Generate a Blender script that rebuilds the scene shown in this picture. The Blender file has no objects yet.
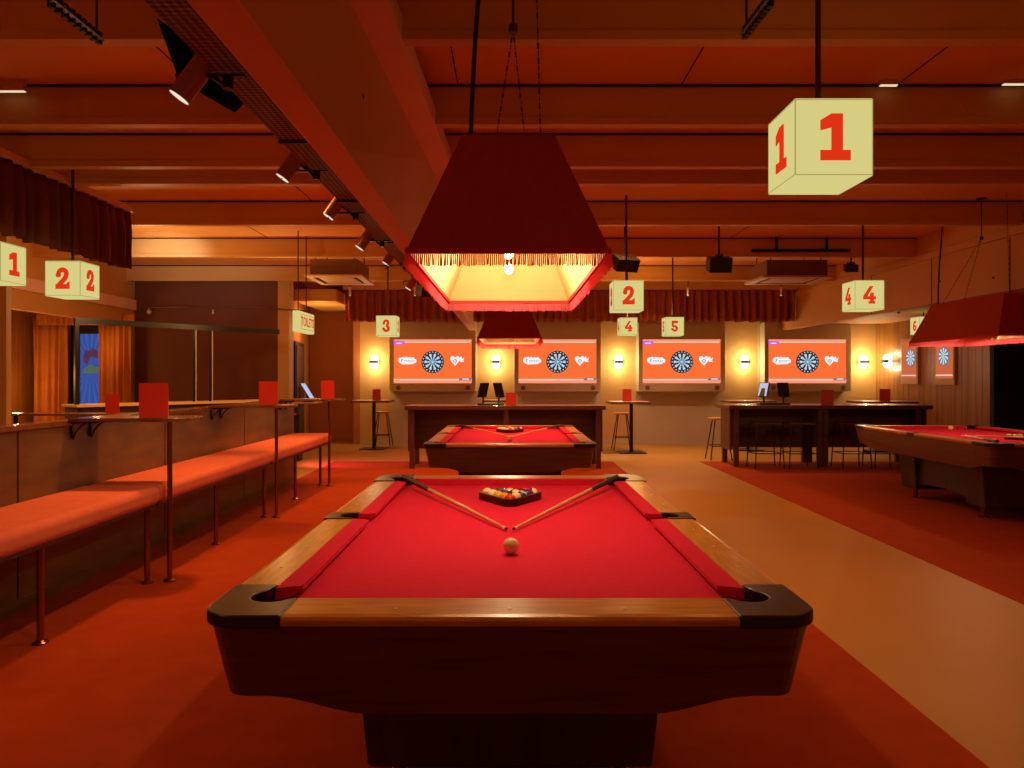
import bpy, bmesh, math, random
from mathutils import Vector, Matrix
R = math.radians
random.seed(7)
S = bpy.context.scene
COL = S.collection
H = 1.42           # camera height
F = 755.0          # focal length in pixels of a 1024 x 768 picture
PX, PY = 510.0, 378.0

# ------------------------------------------------------------------ camera, world, exposure
cam_d = bpy.data.cameras.new('camera'); cam = bpy.data.objects.new('camera', cam_d); COL.objects.link(cam)
cam.location = (0, 0, H); cam.rotation_euler = (R(90), 0, 0)
cam_d.sensor_width = 36; cam_d.lens = F / 1024 * 36
cam_d.shift_x = (512 - PX) / 1024; cam_d.shift_y = (PY - 384) / 1024
cam_d.clip_start = 0.05; cam_d.clip_end = 100
S.camera = cam
S.view_settings.view_transform = 'Standard'; S.view_settings.look = 'None'
S.view_settings.gamma = 1.0; S.view_settings.use_curve_mapping = False
S.view_settings.exposure = 0.0
S.cycles.use_denoising = True
S.cycles.max_bounces = 8; S.cycles.diffuse_bounces = 5
S.cycles.sample_clamp_indirect = 4.0
w = bpy.data.worlds.new('world'); S.world = w; w.use_nodes = True
w.node_tree.nodes['Background'].inputs[0].default_value = (1.0, 0.30, 0.04, 1)
w.node_tree.nodes['Background'].inputs[1].default_value = 0.20

def light(kind, loc, power, color, size=0.1, rot=None, aim=None, spot=None, blend=0.5, size_y=None, name='room_light'):
    d = bpy.data.lights.new(name, kind); o = bpy.data.objects.new(name, d); COL.objects.link(o)
    d.energy = power; d.color = color
    if kind == 'AREA':
        d.size = size
        if size_y: d.shape = 'RECTANGLE'; d.size_y = size_y
    else: d.shadow_soft_size = size
    if kind == 'SPOT': d.spot_size = R(spot or 60); d.spot_blend = blend
    o.location = loc
    if rot: o.rotation_euler = rot
    if aim is not None:
        o.rotation_euler = (Vector(aim) - Vector(loc)).to_track_quat('-Z', 'Y').to_euler()
    return o

WARM = (1.0, 0.37, 0.085)
# fill lights without fixtures, added out of sight in the bays behind the joists
for x, y, p in ((-2.9, 2.2, 40), (2.6, 2.2, 12), (-2.2, 5.5, 48), (1.6, 5.5, 28), (-2.7, 8.8, 50), (1.4, 8.8, 42), (0.3, 11.1, 45), (-1.5, 11.2, 35), (2.7, 13.7, 75), (6.8, 12.5, 30), (-5.6, 8.8, 25), (2.55, 4.2, 14)):
    light('AREA', (x, y, 3.36), p * .62, (1.0, .58, .32) if y > 13 else WARM, 0.22, name='ceiling_fill').data.spread = R(125)
# cool daylight that enters high on the left above the curtain box, and the pink neon of the next room
light('SPOT', (-4.35, 8.9, 2.5), 150, (0.75, 0.85, 1.0), 0.05, aim=(-5.0, 11.6, 3.3), spot=44, blend=1.0, name='window_daylight')
light('SPOT', (-3.5, 11.9, .8), 90, (1.0, 0.12, 0.40), 0.1, aim=(-2.6, 12.75, 0), spot=85, name='neon_glow')
light('POINT', (2.0, 12.4, 2.55), 26, (1.0, .48, .14), .1, name='back_fill')  # two bare point lights added to brighten the back joists and ceiling
light('POINT', (-3.3, 10.9, 2.35), 26, (1.0, .5, .16), .1, name='back_fill')
light('POINT', (-5.3, 6.4, 1.7), 7, (1.0, .5, .12), .1, name='lounge_fill')  # added lounge fill, bare point lights that lift the column, curtains and planks
light('POINT', (-7.5, 10.9, 1.45), 30, (1.0, .5, .14), .12, name='lounge_fill')
light('POINT', (-8.1, 12.4, 1.3), 9, (1.0, .5, .14), .05, name='lounge_fill')
light('POINT', (-6.9, 12.6, 1.9), 4, (1.0, .5, .14), .05, name='lounge_fill')
light('POINT', (-3.75, 14.9, 2.4), 22, (1.0, .5, .14), .1, name='corridor_fill')  # added light without a fixture, brightens the orange corridor wall
light('POINT', (-4.6, 9.6, 2.5), 34, (1.0, .6, .26), .1, name='lounge_fill')  # further added fill, for the counter edge

# ------------------------------------------------------------------ materials
def mat(name, color, rough=0.6, metal=0.0, emit=None, estr=1.0, kind=None, c2=None, scale=5.0, bump=0.0, stretch=(1, 1, 1), coat=0.0, spec=0.5, transl=0.0, detail=4, sub=None):
    m = bpy.data.materials.new(name); m.use_nodes = True
    nt = m.node_tree; N = nt.nodes; L = nt.links; b = N['Principled BSDF']
    b.inputs['Base Color'].default_value = (*color, 1); b.inputs['Roughness'].default_value = rough
    b.inputs['Metallic'].default_value = metal; b.inputs['Coat Weight'].default_value = coat
    b.inputs['Specular IOR Level'].default_value = spec; b.inputs['Coat Roughness'].default_value = 0.12
    if emit:
        b.inputs['Emission Color'].default_value = (*emit, 1); b.inputs['Emission Strength'].default_value = estr
    if kind:
        tc = N.new('ShaderNodeTexCoord'); mp = N.new('ShaderNodeMapping'); L.new(tc.outputs['Object'], mp.inputs[0])
        mp.inputs['Scale'].default_value = stretch
        if kind == 'noise':
            t = N.new('ShaderNodeTexNoise'); t.inputs['Scale'].default_value = scale; t.inputs['Detail'].default_value = detail; out = t.outputs['Fac']
        elif kind == 'wave':
            t = N.new('ShaderNodeTexWave'); t.inputs['Scale'].default_value = scale; t.inputs['Distortion'].default_value = 5; t.inputs['Detail'].default_value = 3; out = t.outputs['Fac']
        elif kind == 'voronoi':
            t = N.new('ShaderNodeTexVoronoi'); t.inputs['Scale'].default_value = scale; out = t.outputs['Distance']; t.inputs['Randomness'].default_value = 0
        L.new(mp.outputs[0], t.inputs['Vector'])
        r = N.new('ShaderNodeValToRGB'); r.color_ramp.elements[0].position = 0.32; r.color_ramp.elements[1].position = 0.68
        r.color_ramp.elements[0].color = (*color, 1); r.color_ramp.elements[1].color = (*(c2 or color), 1)
        L.new(out, r.inputs[0]); L.new(r.outputs[0], b.inputs['Base Color'])
        if bump:
            bp = N.new('ShaderNodeBump'); bp.inputs['Strength'].default_value = bump; bp.inputs['Distance'].default_value = 0.01
            L.new(out, bp.inputs['Height']); L.new(bp.outputs[0], b.inputs['Normal'])
    if transl:
        tr = N.new('ShaderNodeBsdfTranslucent'); tr.inputs[0].default_value = (*color, 1)
        mx = N.new('ShaderNodeMixShader'); mx.inputs[0].default_value = transl
        L.new(b.outputs[0], mx.inputs[1]); L.new(tr.outputs[0], mx.inputs[2]); L.new(mx.outputs[0], N['Material Output'].inputs[0])
    return m

def flat(name, color, s=1.0):
    m = bpy.data.materials.new(name); m.use_nodes = True; nt = m.node_tree
    nt.nodes.remove(nt.nodes['Principled BSDF']); e = nt.nodes.new('ShaderNodeEmission')
    e.inputs[0].default_value = (*color, 1); e.inputs[1].default_value = s
    nt.links.new(e.outputs[0], nt.nodes['Material Output'].inputs[0]); return m

M = {}
M['ceiling'] = mat('ceiling_paint', (0.76, 0.37, 0.10), 0.7, kind='noise', c2=(0.82, 0.41, 0.12), scale=1.2)
M['joist'] = mat('joist_paint', (0.60, 0.34, 0.09), 0.55, kind='noise', c2=(0.68, 0.39, 0.11), scale=2, stretch=(0.3, 2, 2))
M['beam'] = mat('beam_paint', (0.60, 0.29, 0.065), 0.6, kind='noise', c2=(0.66, 0.32, 0.075), scale=1)
M['duct'] = mat('duct_plaster', (0.78, 0.46, 0.34), 0.7, kind='noise', c2=(0.84, 0.52, 0.38), scale=3)
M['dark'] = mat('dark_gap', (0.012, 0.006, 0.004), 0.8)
M['wall'] = mat('ochre_wall', (0.56, 0.32, 0.10), 0.65, kind='noise', c2=(0.62, 0.36, 0.12), scale=1.5)
M['wallred'] = mat('dark_red_wall', (0.13, 0.034, 0.008), 0.65, kind='noise', c2=(0.155, 0.04, 0.009), scale=1.5)
M['wallorange'] = mat('orange_wall', (0.42, 0.14, 0.03), 0.7, kind='noise', c2=(0.46, 0.16, 0.035), scale=1.5)
M['greige'] = mat('greige_panel', (0.50, 0.40, 0.25), 0.6, kind='noise', c2=(0.54, 0.43, 0.27), scale=2)
M['vinyl'] = mat('tan_vinyl', (0.42, 0.205, 0.030), 0.5, kind='noise', c2=(0.46, 0.23, 0.036), scale=0.9, spec=.35)
M['carpet'] = mat('red_carpet', (0.34, 0.048, 0.009), 0.95, kind='noise', c2=(0.385, 0.056, 0.011), scale=6, bump=0.15, spec=0.1, detail=8)
M['plank'] = mat('vertical_plank_wood', (0.26, 0.10, 0.025), 0.4, kind='noise', c2=(0.44, 0.19, 0.05), scale=4, stretch=(3, 3, 0.12), coat=0.2)
M['panel'] = mat('brown_panel_wood', (0.10, 0.042, 0.007), 0.42, kind='noise', c2=(0.17, 0.078, 0.013), scale=5, stretch=(2, 0.5, 2), coat=0.15)
M['railwood'] = mat('golden_rail_wood', (0.42, 0.17, 0.010), 0.30, kind='noise', c2=(0.62, 0.26, 0.012), scale=6, stretch=(1, 8, 8), coat=0.12, spec=.25)
M['railwoody'] = mat('golden_rail_wood_long', (0.42, 0.17, 0.010), 0.30, kind='noise', c2=(0.62, 0.26, 0.012), scale=6, stretch=(8, 1, 8), coat=0.12, spec=.25)
M['apron'] = mat('dark_walnut', (0.080, 0.025, 0.011), 0.38, kind='noise', c2=(0.14, 0.045, 0.018), scale=3, stretch=(1, 1, 14), coat=0.2)
M['pedestal'] = mat('dark_walnut_base', (0.045, 0.016, 0.008), 0.5, kind='noise', c2=(0.07, 0.025, 0.012), scale=3, stretch=(8, 8, 1))
M['cap'] = mat('brown_gloss_cap', (0.018, 0.007, 0.003), 0.3, coat=0.0)
M['black'] = mat('black_plastic', (0.012, 0.011, 0.011), 0.4)
M['blackm'] = mat('black_metal', (0.02, 0.015, 0.012), 0.35, metal=0.4)
M['pocket'] = mat('black_leather', (0.008, 0.006, 0.006), 0.6)
M['cloth'] = mat('red_baize', (0.60, 0.016, 0.062), 0.9, kind='noise', c2=(0.64, 0.018, 0.068), scale=40, bump=0.03, spec=0.08)
M['shade'] = mat('red_shade_fabric', (0.42, 0.06, 0.03), 0.9, spec=0.1, kind='noise', c2=(0.46, 0.068, 0.034), scale=60)
M['lining'] = mat('cream_lining', (0.74, 0.52, 0.24), 0.8, spec=0.1)
M['fringe'] = mat('red_fringe', (0.80, 0.14, 0.19), 0.7, transl=0.35)
M['felt'] = mat('black_felt', (0.006, 0.005, 0.005), 0.95, spec=0.05)
M['trimred'] = mat('red_braid', (0.55, 0.02, 0.02), 0.8)
M['bulb'] = flat('bulb_glow', (1.0, 0.85, 0.55), 14)
M['cord'] = mat('black_cord', (0.01, 0.01, 0.01), 0.6)
M['chain'] = mat('dark_steel_chain', (0.12, 0.06, 0.03), 0.4, metal=0.7)
M['cube'] = flat('opal_lightbox', (0.74, 0.66, 0.24), 0.92)
M['cubeedge'] = flat('lightbox_edge', (0.42, 0.36, 0.12), 0.9)
M['digit'] = flat('red_numeral', (0.80, 0.035, 0.008), 0.92)
M['rod'] = mat('brown_rod', (0.07, 0.03, 0.015), 0.4, metal=0.5)
M['bench'] = mat('coral_bench_fabric', (0.60, 0.15, 0.09), 0.85, kind='noise', c2=(0.66, 0.17, 0.10), scale=12, bump=0.05, spec=0.15)
M['brass'] = mat('bronze_tube', (0.30, 0.12, 0.06), 0.25, metal=0.9)
M['ledge'] = mat('ledge_top_wood', (0.14, 0.06, 0.03), 0.22, coat=0.5, kind='noise', c2=(0.2, 0.09, 0.04), scale=6, stretch=(1, 6, 1))
M['counter'] = mat('pale_counter', (0.90, 0.66, 0.34), 0.35)
M['menu'] = mat('red_card', (0.62, 0.035, 0.015), 0.55)
M['curtain'] = mat('orange_velvet', (0.56, 0.19, 0.035), 0.85, kind='noise', c2=(0.62, 0.24, 0.055), scale=3, spec=0.2)
M['valance'] = mat('maroon_velvet', (0.36, 0.09, 0.035), 0.85, kind='noise', c2=(0.42, 0.11, 0.04), scale=3, spec=0.2)
M['screen'] = flat('screen_orange', (1.0, 0.165, 0.036), 0.98)
M['scrwhite'] = flat('screen_white', (1.0, 0.72, 0.62), 1.0)
M['scrwhite2'] = flat('screen_pure_white', (0.95, 0.90, 0.93), 1.0)
M['scrpink'] = flat('screen_pink', (1.0, 0.30, 0.17), 1.0)
M['scrpurple'] = flat('screen_purple', (0.62, 0.13, 0.70), 1.0)
M['scrdark'] = flat('board_dark', (0.030, 0.035, 0.05), 1.0)
M['scrgrey'] = flat('board_grey', (0.16, 0.17, 0.20), 1.0)
M['scrblue'] = flat('board_blue', (0.16, 0.34, 0.50), 1.0)
M['scrpale'] = flat('board_pale', (0.60, 0.72, 0.82), 1.0)
M['sconce'] = flat('sconce_glow', (1.0, 0.86, 0.52), 7)
M['bar'] = mat('dark_red_bar_wood', (0.08, 0.022, 0.010), 0.4, kind='noise', c2=(0.12, 0.034, 0.015), scale=4, stretch=(1, 1, 6), coat=0.2)
M['bartop'] = mat('bar_top_wood', (0.22, 0.08, 0.04), 0.25, coat=0.4)
M['tabletop'] = mat('oak_table_top', (0.45, 0.22, 0.09), 0.4)
M['seatwood'] = mat('orange_ply_seat', (0.55, 0.22, 0.07), 0.4)
M['tablet'] = flat('tablet_screen', (0.55, 0.60, 0.85), 0.9)
M['art'] = None
M['pale'] = mat('white_enamel', (0.75, 0.62, 0.45), 0.4)
M['ac'] = mat('ac_plastic', (0.60, 0.36, 0.18), 0.5)
M['acdark'] = mat('ac_grille', (0.18, 0.08, 0.035), 0.6)
M['tray'] = mat('perforated_steel', (0.03, 0.012, 0.006), 0.6, kind='voronoi', c2=(0.40, 0.18, 0.09), scale=34, metal=0.3)
M['spot'] = mat('spot_body', (0.36, 0.17, 0.08), 0.4, metal=0.2)
M['lens'] = flat('spot_lens', (1.0, 0.85, 0.65), .9)
M['gold'] = mat('cue_maple', (0.72, 0.36, 0.13), 0.3, coat=0.5)
M['pearl'] = mat('pearl_sight', (0.85, 0.75, 0.55), 0.3)
M['doorred'] = mat('brown_door', (0.09, 0.025, 0.012), 0.45)
M['batten'] = flat('batten_glow', (1.0, 0.75, 0.5), 0.9)

# ------------------------------------------------------------------ mesh helpers
class MB:
    def __init__(s): s.v = []; s.f = []
    def add(s, vs, fs, mx=None):
        n = len(s.v)
        for p in vs:
            p = Vector(p); s.v.append(mx @ p if mx else p)
        for f in fs: s.f.append([n + i for i in f])
        return s
    def box(s, x0, x1, y0, y1, z0, z1, mx=None):
        return s.add([(x0, y0, z0), (x1, y0, z0), (x1, y1, z0), (x0, y1, z0), (x0, y0, z1), (x1, y0, z1), (x1, y1, z1), (x0, y1, z1)],
                     [(3, 2, 1, 0), (4, 5, 6, 7), (0, 1, 5, 4), (1, 2, 6, 5), (2, 3, 7, 6), (3, 0, 4, 7)], mx)
    def frustum(s, b, t, z0, z1, mx=None):   # b,t = (x0,x1,y0,y1)
        return s.add([(b[0], b[2], z0), (b[1], b[2], z0), (b[1], b[3], z0), (b[0], b[3], z0), (t[0], t[2], z1), (t[1], t[2], z1), (t[1], t[3], z1), (t[0], t[3], z1)],
                     [(3, 2, 1, 0), (4, 5, 6, 7), (0, 1, 5, 4), (1, 2, 6, 5), (2, 3, 7, 6), (3, 0, 4, 7)], mx)
    def prism(s, poly, z0, z1, mx=None):
        n = len(poly)
        return s.add([(x, y, z0) for x, y in poly] + [(x, y, z1) for x, y in poly],
                     [list(range(n - 1, -1, -1)), list(range(n, 2 * n))] + [(i, (i + 1) % n, n + (i + 1) % n, n + i) for i in range(n)], mx)
    def ring(s, outer, inner, z0, z1, mx=None):
        n = len(outer); vs = []
        for z in (z0, z1): vs += [(x, y, z) for x, y in outer] + [(x, y, z) for x, y in inner]
        fs = []
        for i in range(n):
            j = (i + 1) % n
            fs += [(i, j, 2 * n + j, 2 * n + i), (n + j, n + i, 3 * n + i, 3 * n + j), (2 * n + i, 2 * n + j, 3 * n + j, 3 * n + i), (j, i, n + i, n + j)]
        return s.add(vs, fs, mx)
    def tube(s, p1, p2, r, r2=None, n=10, caps=True):
        p1, p2 = Vector(p1), Vector(p2); d = (p2 - p1)
        if d.length < 1e-6: return s
        q = d.to_track_quat('Z', 'Y').to_matrix(); r2 = r if r2 is None else r2
        vs = [p1 + q @ Vector((r * math.cos(2 * math.pi * i / n), r * math.sin(2 * math.pi * i / n), 0)) for i in range(n)]
        vs += [p2 + q @ Vector((r2 * math.cos(2 * math.pi * i / n), r2 * math.sin(2 * math.pi * i / n), 0)) for i in range(n)]
        fs = [(i, (i + 1) % n, n + (i + 1) % n, n + i) for i in range(n)]
        if caps: fs += [list(range(n - 1, -1, -1)), list(range(n, 2 * n))]
        return s.add(vs, fs)
    def path(s, pts, r, n=8):
        for a, b in zip(pts, pts[1:]): s.tube(a, b, r, n=n)
        return s
    def lathe(s, prof, c=(0, 0, 0), n=20, mx=None):
        vs = []; fs = []; m = len(prof)
        for i in range(n):
            a = 2 * math.pi * i / n
            for r, z in prof: vs.append((c[0] + r * math.cos(a), c[1] + r * math.sin(a), c[2] + z))
        for i in range(n):
            j = (i + 1) % n
            for k in range(m - 1): fs.append((i * m + k, j * m + k, j * m + k + 1, i * m + k + 1))
        return s.add(vs, fs, mx)
    def sphere(s, c, r, n=14, sz=1.0):
        prof = [(max(1e-4, r * math.sin(math.pi * k / (n // 2 + 1))), -sz * r * math.cos(math.pi * k / (n // 2 + 1))) for k in range(n // 2 + 2)]
        return s.lathe(prof, c, n)
    def build(s, name, m, parent=None, bevel=0, seg=2, smooth=False, loc=None, rot=None):
        me = bpy.data.meshes.new(name); me.from_pydata([tuple(p) for p in s.v], [], s.f); me.validate(); 
        bm = bmesh.new(); bm.from_mesh(me); bmesh.ops.recalc_face_normals(bm, faces=bm.faces); bm.to_mesh(me); bm.free()
        me.materials.append(M[m] if isinstance(m, str) else m)
        o = bpy.data.objects.new(name, me); COL.objects.link(o)
        if parent: o.parent = parent
        if loc: o.location = loc
        if rot: o.rotation_euler = rot
        if smooth:
            for p in me.polygons: p.use_smooth = True
        if bevel:
            b = o.modifiers.new('bevel', 'BEVEL'); b.width = bevel; b.segments = seg; b.limit_method = 'ANGLE'; b.angle_limit = R(40)
            for p in me.polygons: p.use_smooth = True
            b.harden_normals = True
        return o

def tag(o, label, cat, group=None, kind=None):
    o['label'] = label
    o['category'] = cat
    if group: o['group'] = group
    if kind: o['kind'] = kind
    return o
def struct(o, label=None):
    o['kind'] = 'structure'
    if label: o['label'] = label
    return o
def empty(name, loc=(0, 0, 0), rz=0):
    o = bpy.data.objects.new(name, None); COL.objects.link(o); o.location = loc; o.rotation_euler = (0, 0, rz); o.empty_display_size = 0.1
    return o
def dup(root, loc, rz=None, parent=None):
    r = root.copy(); COL.objects.link(r); r.parent = parent
    if loc is not None: r.location = loc
    if rz is not None: r.rotation_euler = (0, 0, rz)
    for ch in list(root.children): dup(ch, None, None, r)
    return r
def P(x, y, z): return Vector(((x - PX) * z / F, z, H - (y - PY) * z / F))
def arc(cx, cy, r, a0, a1, n=8):
    return [(cx + r * math.cos(R(a0 + (a1 - a0) * i / n)), cy + r * math.sin(R(a0 + (a1 - a0) * i / n))) for i in range(n + 1)]

# ================================================================== SETTING
struct(MB().box(-12, 10, -1.5, 18, -0.1, 0).build('floor', 'vinyl'))
struct(MB().box(-2.98, 1.74, -1.5, 12.8, 0.0, 0.006).build('floor_carpet', 'carpet'))
struct(MB().box(3.22, 7.8, -1.5, 12.8, 0.0, 0.006).build('floor_carpet', 'carpet'))
CZ = 3.39
struct(MB().box(-12, 10, -1.5, 18, CZ, CZ + 0.1).build('ceiling', 'ceiling'))
JZ = 3.12
k = 0
for yj, dep in ((-1.0, .065), (0.6, .065), (2.2, .065), (3.80, .065), (5.07, .065), (6.08, .065), (6.62, .065), (8.39, .065), (10.6, .065), (13.2, .065)):
    # joist: web with a slightly proud lower flange, dark shadow gap at its top, on both sides of the main beam
    for x0, x1 in ((-8.5 if yj > 9.3 else -5.3, -0.86), (-0.72, 5.7)):
        j = MB().box(x0, x1, yj, yj + dep, JZ + 0.045, CZ - 0.006).box(x0, x1, yj - 0.012, yj + dep + 0.012, JZ - 0.0, JZ + 0.05)
        o = struct(j.build('ceiling_joist', 'joist', bevel=0.004))
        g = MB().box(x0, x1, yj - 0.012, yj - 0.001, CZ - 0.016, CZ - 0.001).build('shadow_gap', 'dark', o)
# bolt heads and seams of the ceiling boards
sm = MB()
for xs, y0, y1 in ((1.15, 3.9, 5.07), (-0.35, 3.9, 5.07), (-2.1, 3.9, 5.07), (2.6, 3.9, 5.07), (0.9, 8.6, 10.6), (3.1, 8.6, 10.6), (-2.2, 6.8, 8.39), (-3.4, 8.6, 10.6), (2.2, 5.2, 6.1)):
    sm.box(xs - 0.004, xs + 0.004, y0, y1, CZ - 0.004, CZ + 0.002)
struct(sm.build('ceiling_seam', 'dark'))
# main beam running away from the camera, boxed duct on its right shoulder
struct(MB().box(-0.86, -0.72, -1.5, 16.19, 2.42, CZ - 0.001).build('beam', 'beam', bevel=0.006))
bl = MB()
for y, z in ((2.55, 2.95), (3.65, 2.78), (4.9, 3.0), (6.3, 2.8), (8, 2.9)): bl.tube((-0.722, y, z), (-0.708, y, z), 0.014, n=6)
struct(bl.build('beam_bolt', 'dark'))
A = [(-0.722, -1.0), (-0.722, 3.3), (-0.64, 5.9), (-0.60, 7.6), (-0.44, 7.6), (-0.47, 6.1), (-0.555, 3.3), (-0.60, -1.0)]
struct(MB().prism(A, JZ - 0.012, JZ + 0.12).build('trim_2', 'duct', bevel=0.004))
cas = MB(); fl = [(-0.722, -1.0), (-0.722, 3.3), (-0.64, 5.9), (-0.60, 7.6), (-0.722, 8.4)]; n = len(fl)
cas.add([(-0.721, y, 2.424) for x, y in fl] + [(x + 0.001, y, JZ - 0.010) for x, y in fl] + [(-0.73, y, JZ - 0.010) for x, y in fl] + [(-0.73, y, 2.424) for x, y in fl],
        [(i, i + 1, n + i + 1, n + i) for i in range(n - 1)] + [(n + i, n + i + 1, 2 * n + i + 1, 2 * n + i) for i in range(n - 1)])
struct(cas.build('beam_casing', 'beam'))
# right bulkhead and lowered ceiling beyond it
struct(MB().box(5.7, 5.85, -1.5, 15.82, 2.42, CZ - 0.001).build('trim_3', 'beam', bevel=0.006))
struct(MB().box(5.66, 5.7, -1.5, 15.8, 3.03, 3.12).build('trim_4', 'beam', bevel=0.004))
struct(MB().box(5.85, 9.9, 1.0, 15.82, 2.56, 2.66).build('ceiling_side', 'beam'))
sb = MB()
for y in (6.9, 8.6, 10.2, 11.9): sb.box(5.694, 5.70, y, y + 0.008, 2.42, 3.03)
for y, z in ((7.2, 2.62), (8.9, 2.6), (10.0, 2.7)): sb.tube((5.69, y, z), (5.70, y, z), 0.014, n=6)
struct(sb.build('trim_seam', 'dark'))
# back wall with sconce piers
BW = 16.2
struct(MB().box(-3.22, 8.6, BW, BW + 0.15, 0, CZ).build('wall_back', 'wall'))
struct(MB().box(-3.36, -3.22, BW, 17.05, 0, CZ).build('wall_return', 'wallorange'))
struct(MB().box(-4.62, -3.2, 17.0, 17.15, 0, CZ).build('wall_corridor', 'wallorange'))
LW = 13.4
struct(MB().box(-6.66, -4.12, LW, LW + 0.12, 0, CZ).build('wall_left_back', 'wallred'))
struct(MB().box(-12, -6.66, LW + 0.1, LW + 0.22, 0, CZ).build('wall_far_left', 'wall'))
struct(MB().add([(-4.12, LW, 0), (-3.93, LW + .02, 0), (-3.93, LW + .3, 0), (-4.12, LW + .3, 0), (-4.12, LW, CZ), (-3.93, LW + .02, CZ), (-3.93, LW + .3, CZ), (-4.12, LW + .3, CZ)],
       [(3, 2, 1, 0), (4, 5, 6, 7), (0, 1, 5, 4), (1, 2, 6, 5), (2, 3, 7, 6), (3, 0, 4, 7)]).build('pillar', 'wall'))
struct(MB().add([(-4.12, LW + .3, 0), (-4.0, LW + .3, 0), (-4.5, 17.0, 0), (-4.62, 17.0, 0), (-4.12, LW + .3, CZ), (-4.0, LW + .3, CZ), (-4.5, 17.0, CZ), (-4.62, 17.0, CZ)],
       [(3, 2, 1, 0), (4, 5, 6, 7), (0, 1, 5, 4), (1, 2, 6, 5), (2, 3, 7, 6), (3, 0, 4, 7)]).build('wall_corridor_side', 'wallorange'))
# lowered soffits over the corridor on the left of the back wall
struct(MB().box(-4.1, -3.3, 14.3, 16.9, 2.88, 3.1).build('trim_5', 'joist'))
# corridor door
dr = empty('door_1', (-4.10, 14.35, 0)); struct(dr)
ang = math.atan2(-0.5, 2.7)
def side(u, out): return Vector((-4.0 + 0.1 - 0.5 * u / 2.7 - 0.1 + out, 14.0 + u * 1.0 - 0.3, 0))
x0 = -4.03
def skew(poly_pts): return poly_pts
dm = Matrix.Translation((-3.995, LW + .32, 0)) @ Matrix.Rotation(math.atan2(0.5, 3.28), 4, 'Z')
MB().box(0, 0.03, 0.5, 1.9, 0, 2.12, dm).build('door_frame', 'dark', None)
fr = bpy.data.objects['door_frame']; struct(fr)
lf = MB().box(0.005, 0.045, 0.62, 1.65, 0, 2.05, dm).build('door_leaf', 'doorred'); struct(lf)
bpy.data.objects.remove(dr)
h1 = MB().tube(dm @ Vector((.08, .75, .95)), dm @ Vector((.08, .75, 1.25)), .012).tube(dm @ Vector((.04, .75, .97)), dm @ Vector((.08, .75, .97)), .01).tube(dm @ Vector((.04, .75, 1.23)), dm @ Vector((.08, .75, 1.23)), .01).build('door_handle', 'blackm', lf)
# right wall: vertical planks
RW = 7.85
pl = MB().box(RW + 0.012, RW + 0.15, 12.3, BW, 0, 2.56); y = 12.35
while y < BW:
    pl.box(RW, RW + 0.014, y + 0.004, min(y + 0.19, BW), 0, 2.56); y += 0.194
struct(pl.build('wall_right', 'plank'))
struct(MB().box(RW + 0.5, RW + 0.6, 4.0, 12.3, 0, 2.56).build('wall_right_recess', 'dark'))
struct(MB().box(RW - 0.03, RW + 0.5, 12.2, 12.3, 0, 2.56).build('door_2', 'dark'))
# far left wall of planks, near left pillar
struct(MB().box(-8.6, -8.42, 6.0, LW, 0, 2.7).build('wall_left', 'plank'))
struct(MB().box(-5.75, -5.37, 8.05, 8.13, 0, CZ).build('column', 'wall'))
struct(MB().box(-6.85, -6.70, 6.0, LW, 2.36, CZ).build('trim_6', 'beam'))
struct(MB().box(-6.70, -6.63, 6.0, LW, 2.62, 2.80).build('trim_7', 'duct'))
# half-height panelled partition behind the benches
pt = MB().box(-3.09, -2.992, -0.5, 10.42, 0, 1.10); y = 10.42
while y > -0.3:
    pt.box(-2.995, -2.98, max(y - 1.94, -.4), y - 0.008, 0.08, 1.10); y -= 1.95
pt.box(-2.99, -2.97, -0.5, 10.42, 0, 0.08)
o = struct(pt.build('wall_partition', 'panel'))
MB().box(-3.10, -2.965, -0.5, 10.44, 1.10, 1.135).build('cap', 'ledge', o, bevel=0.004)
# greige lower panels under the screens
SX = [-2.435 + 2.6 * i for i in range(4)]
sc_px = (394, 518.5, 642.3, 767.7)
SX = [((a + 38.9) - PX) * 15.9 / F for a in sc_px]
for i, x in enumerate(SX):
    struct(MB().box(x - 0.93, x + 0.93, BW - 0.05, BW, 0, 2.72).build('trim_%d' % (10 + i), 'greige'))
struct(MB().box(-3.2, 7.8, BW - 0.02, BW - 0.001, 0, 0.09).build('baseboard_back', 'greige'))

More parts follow.
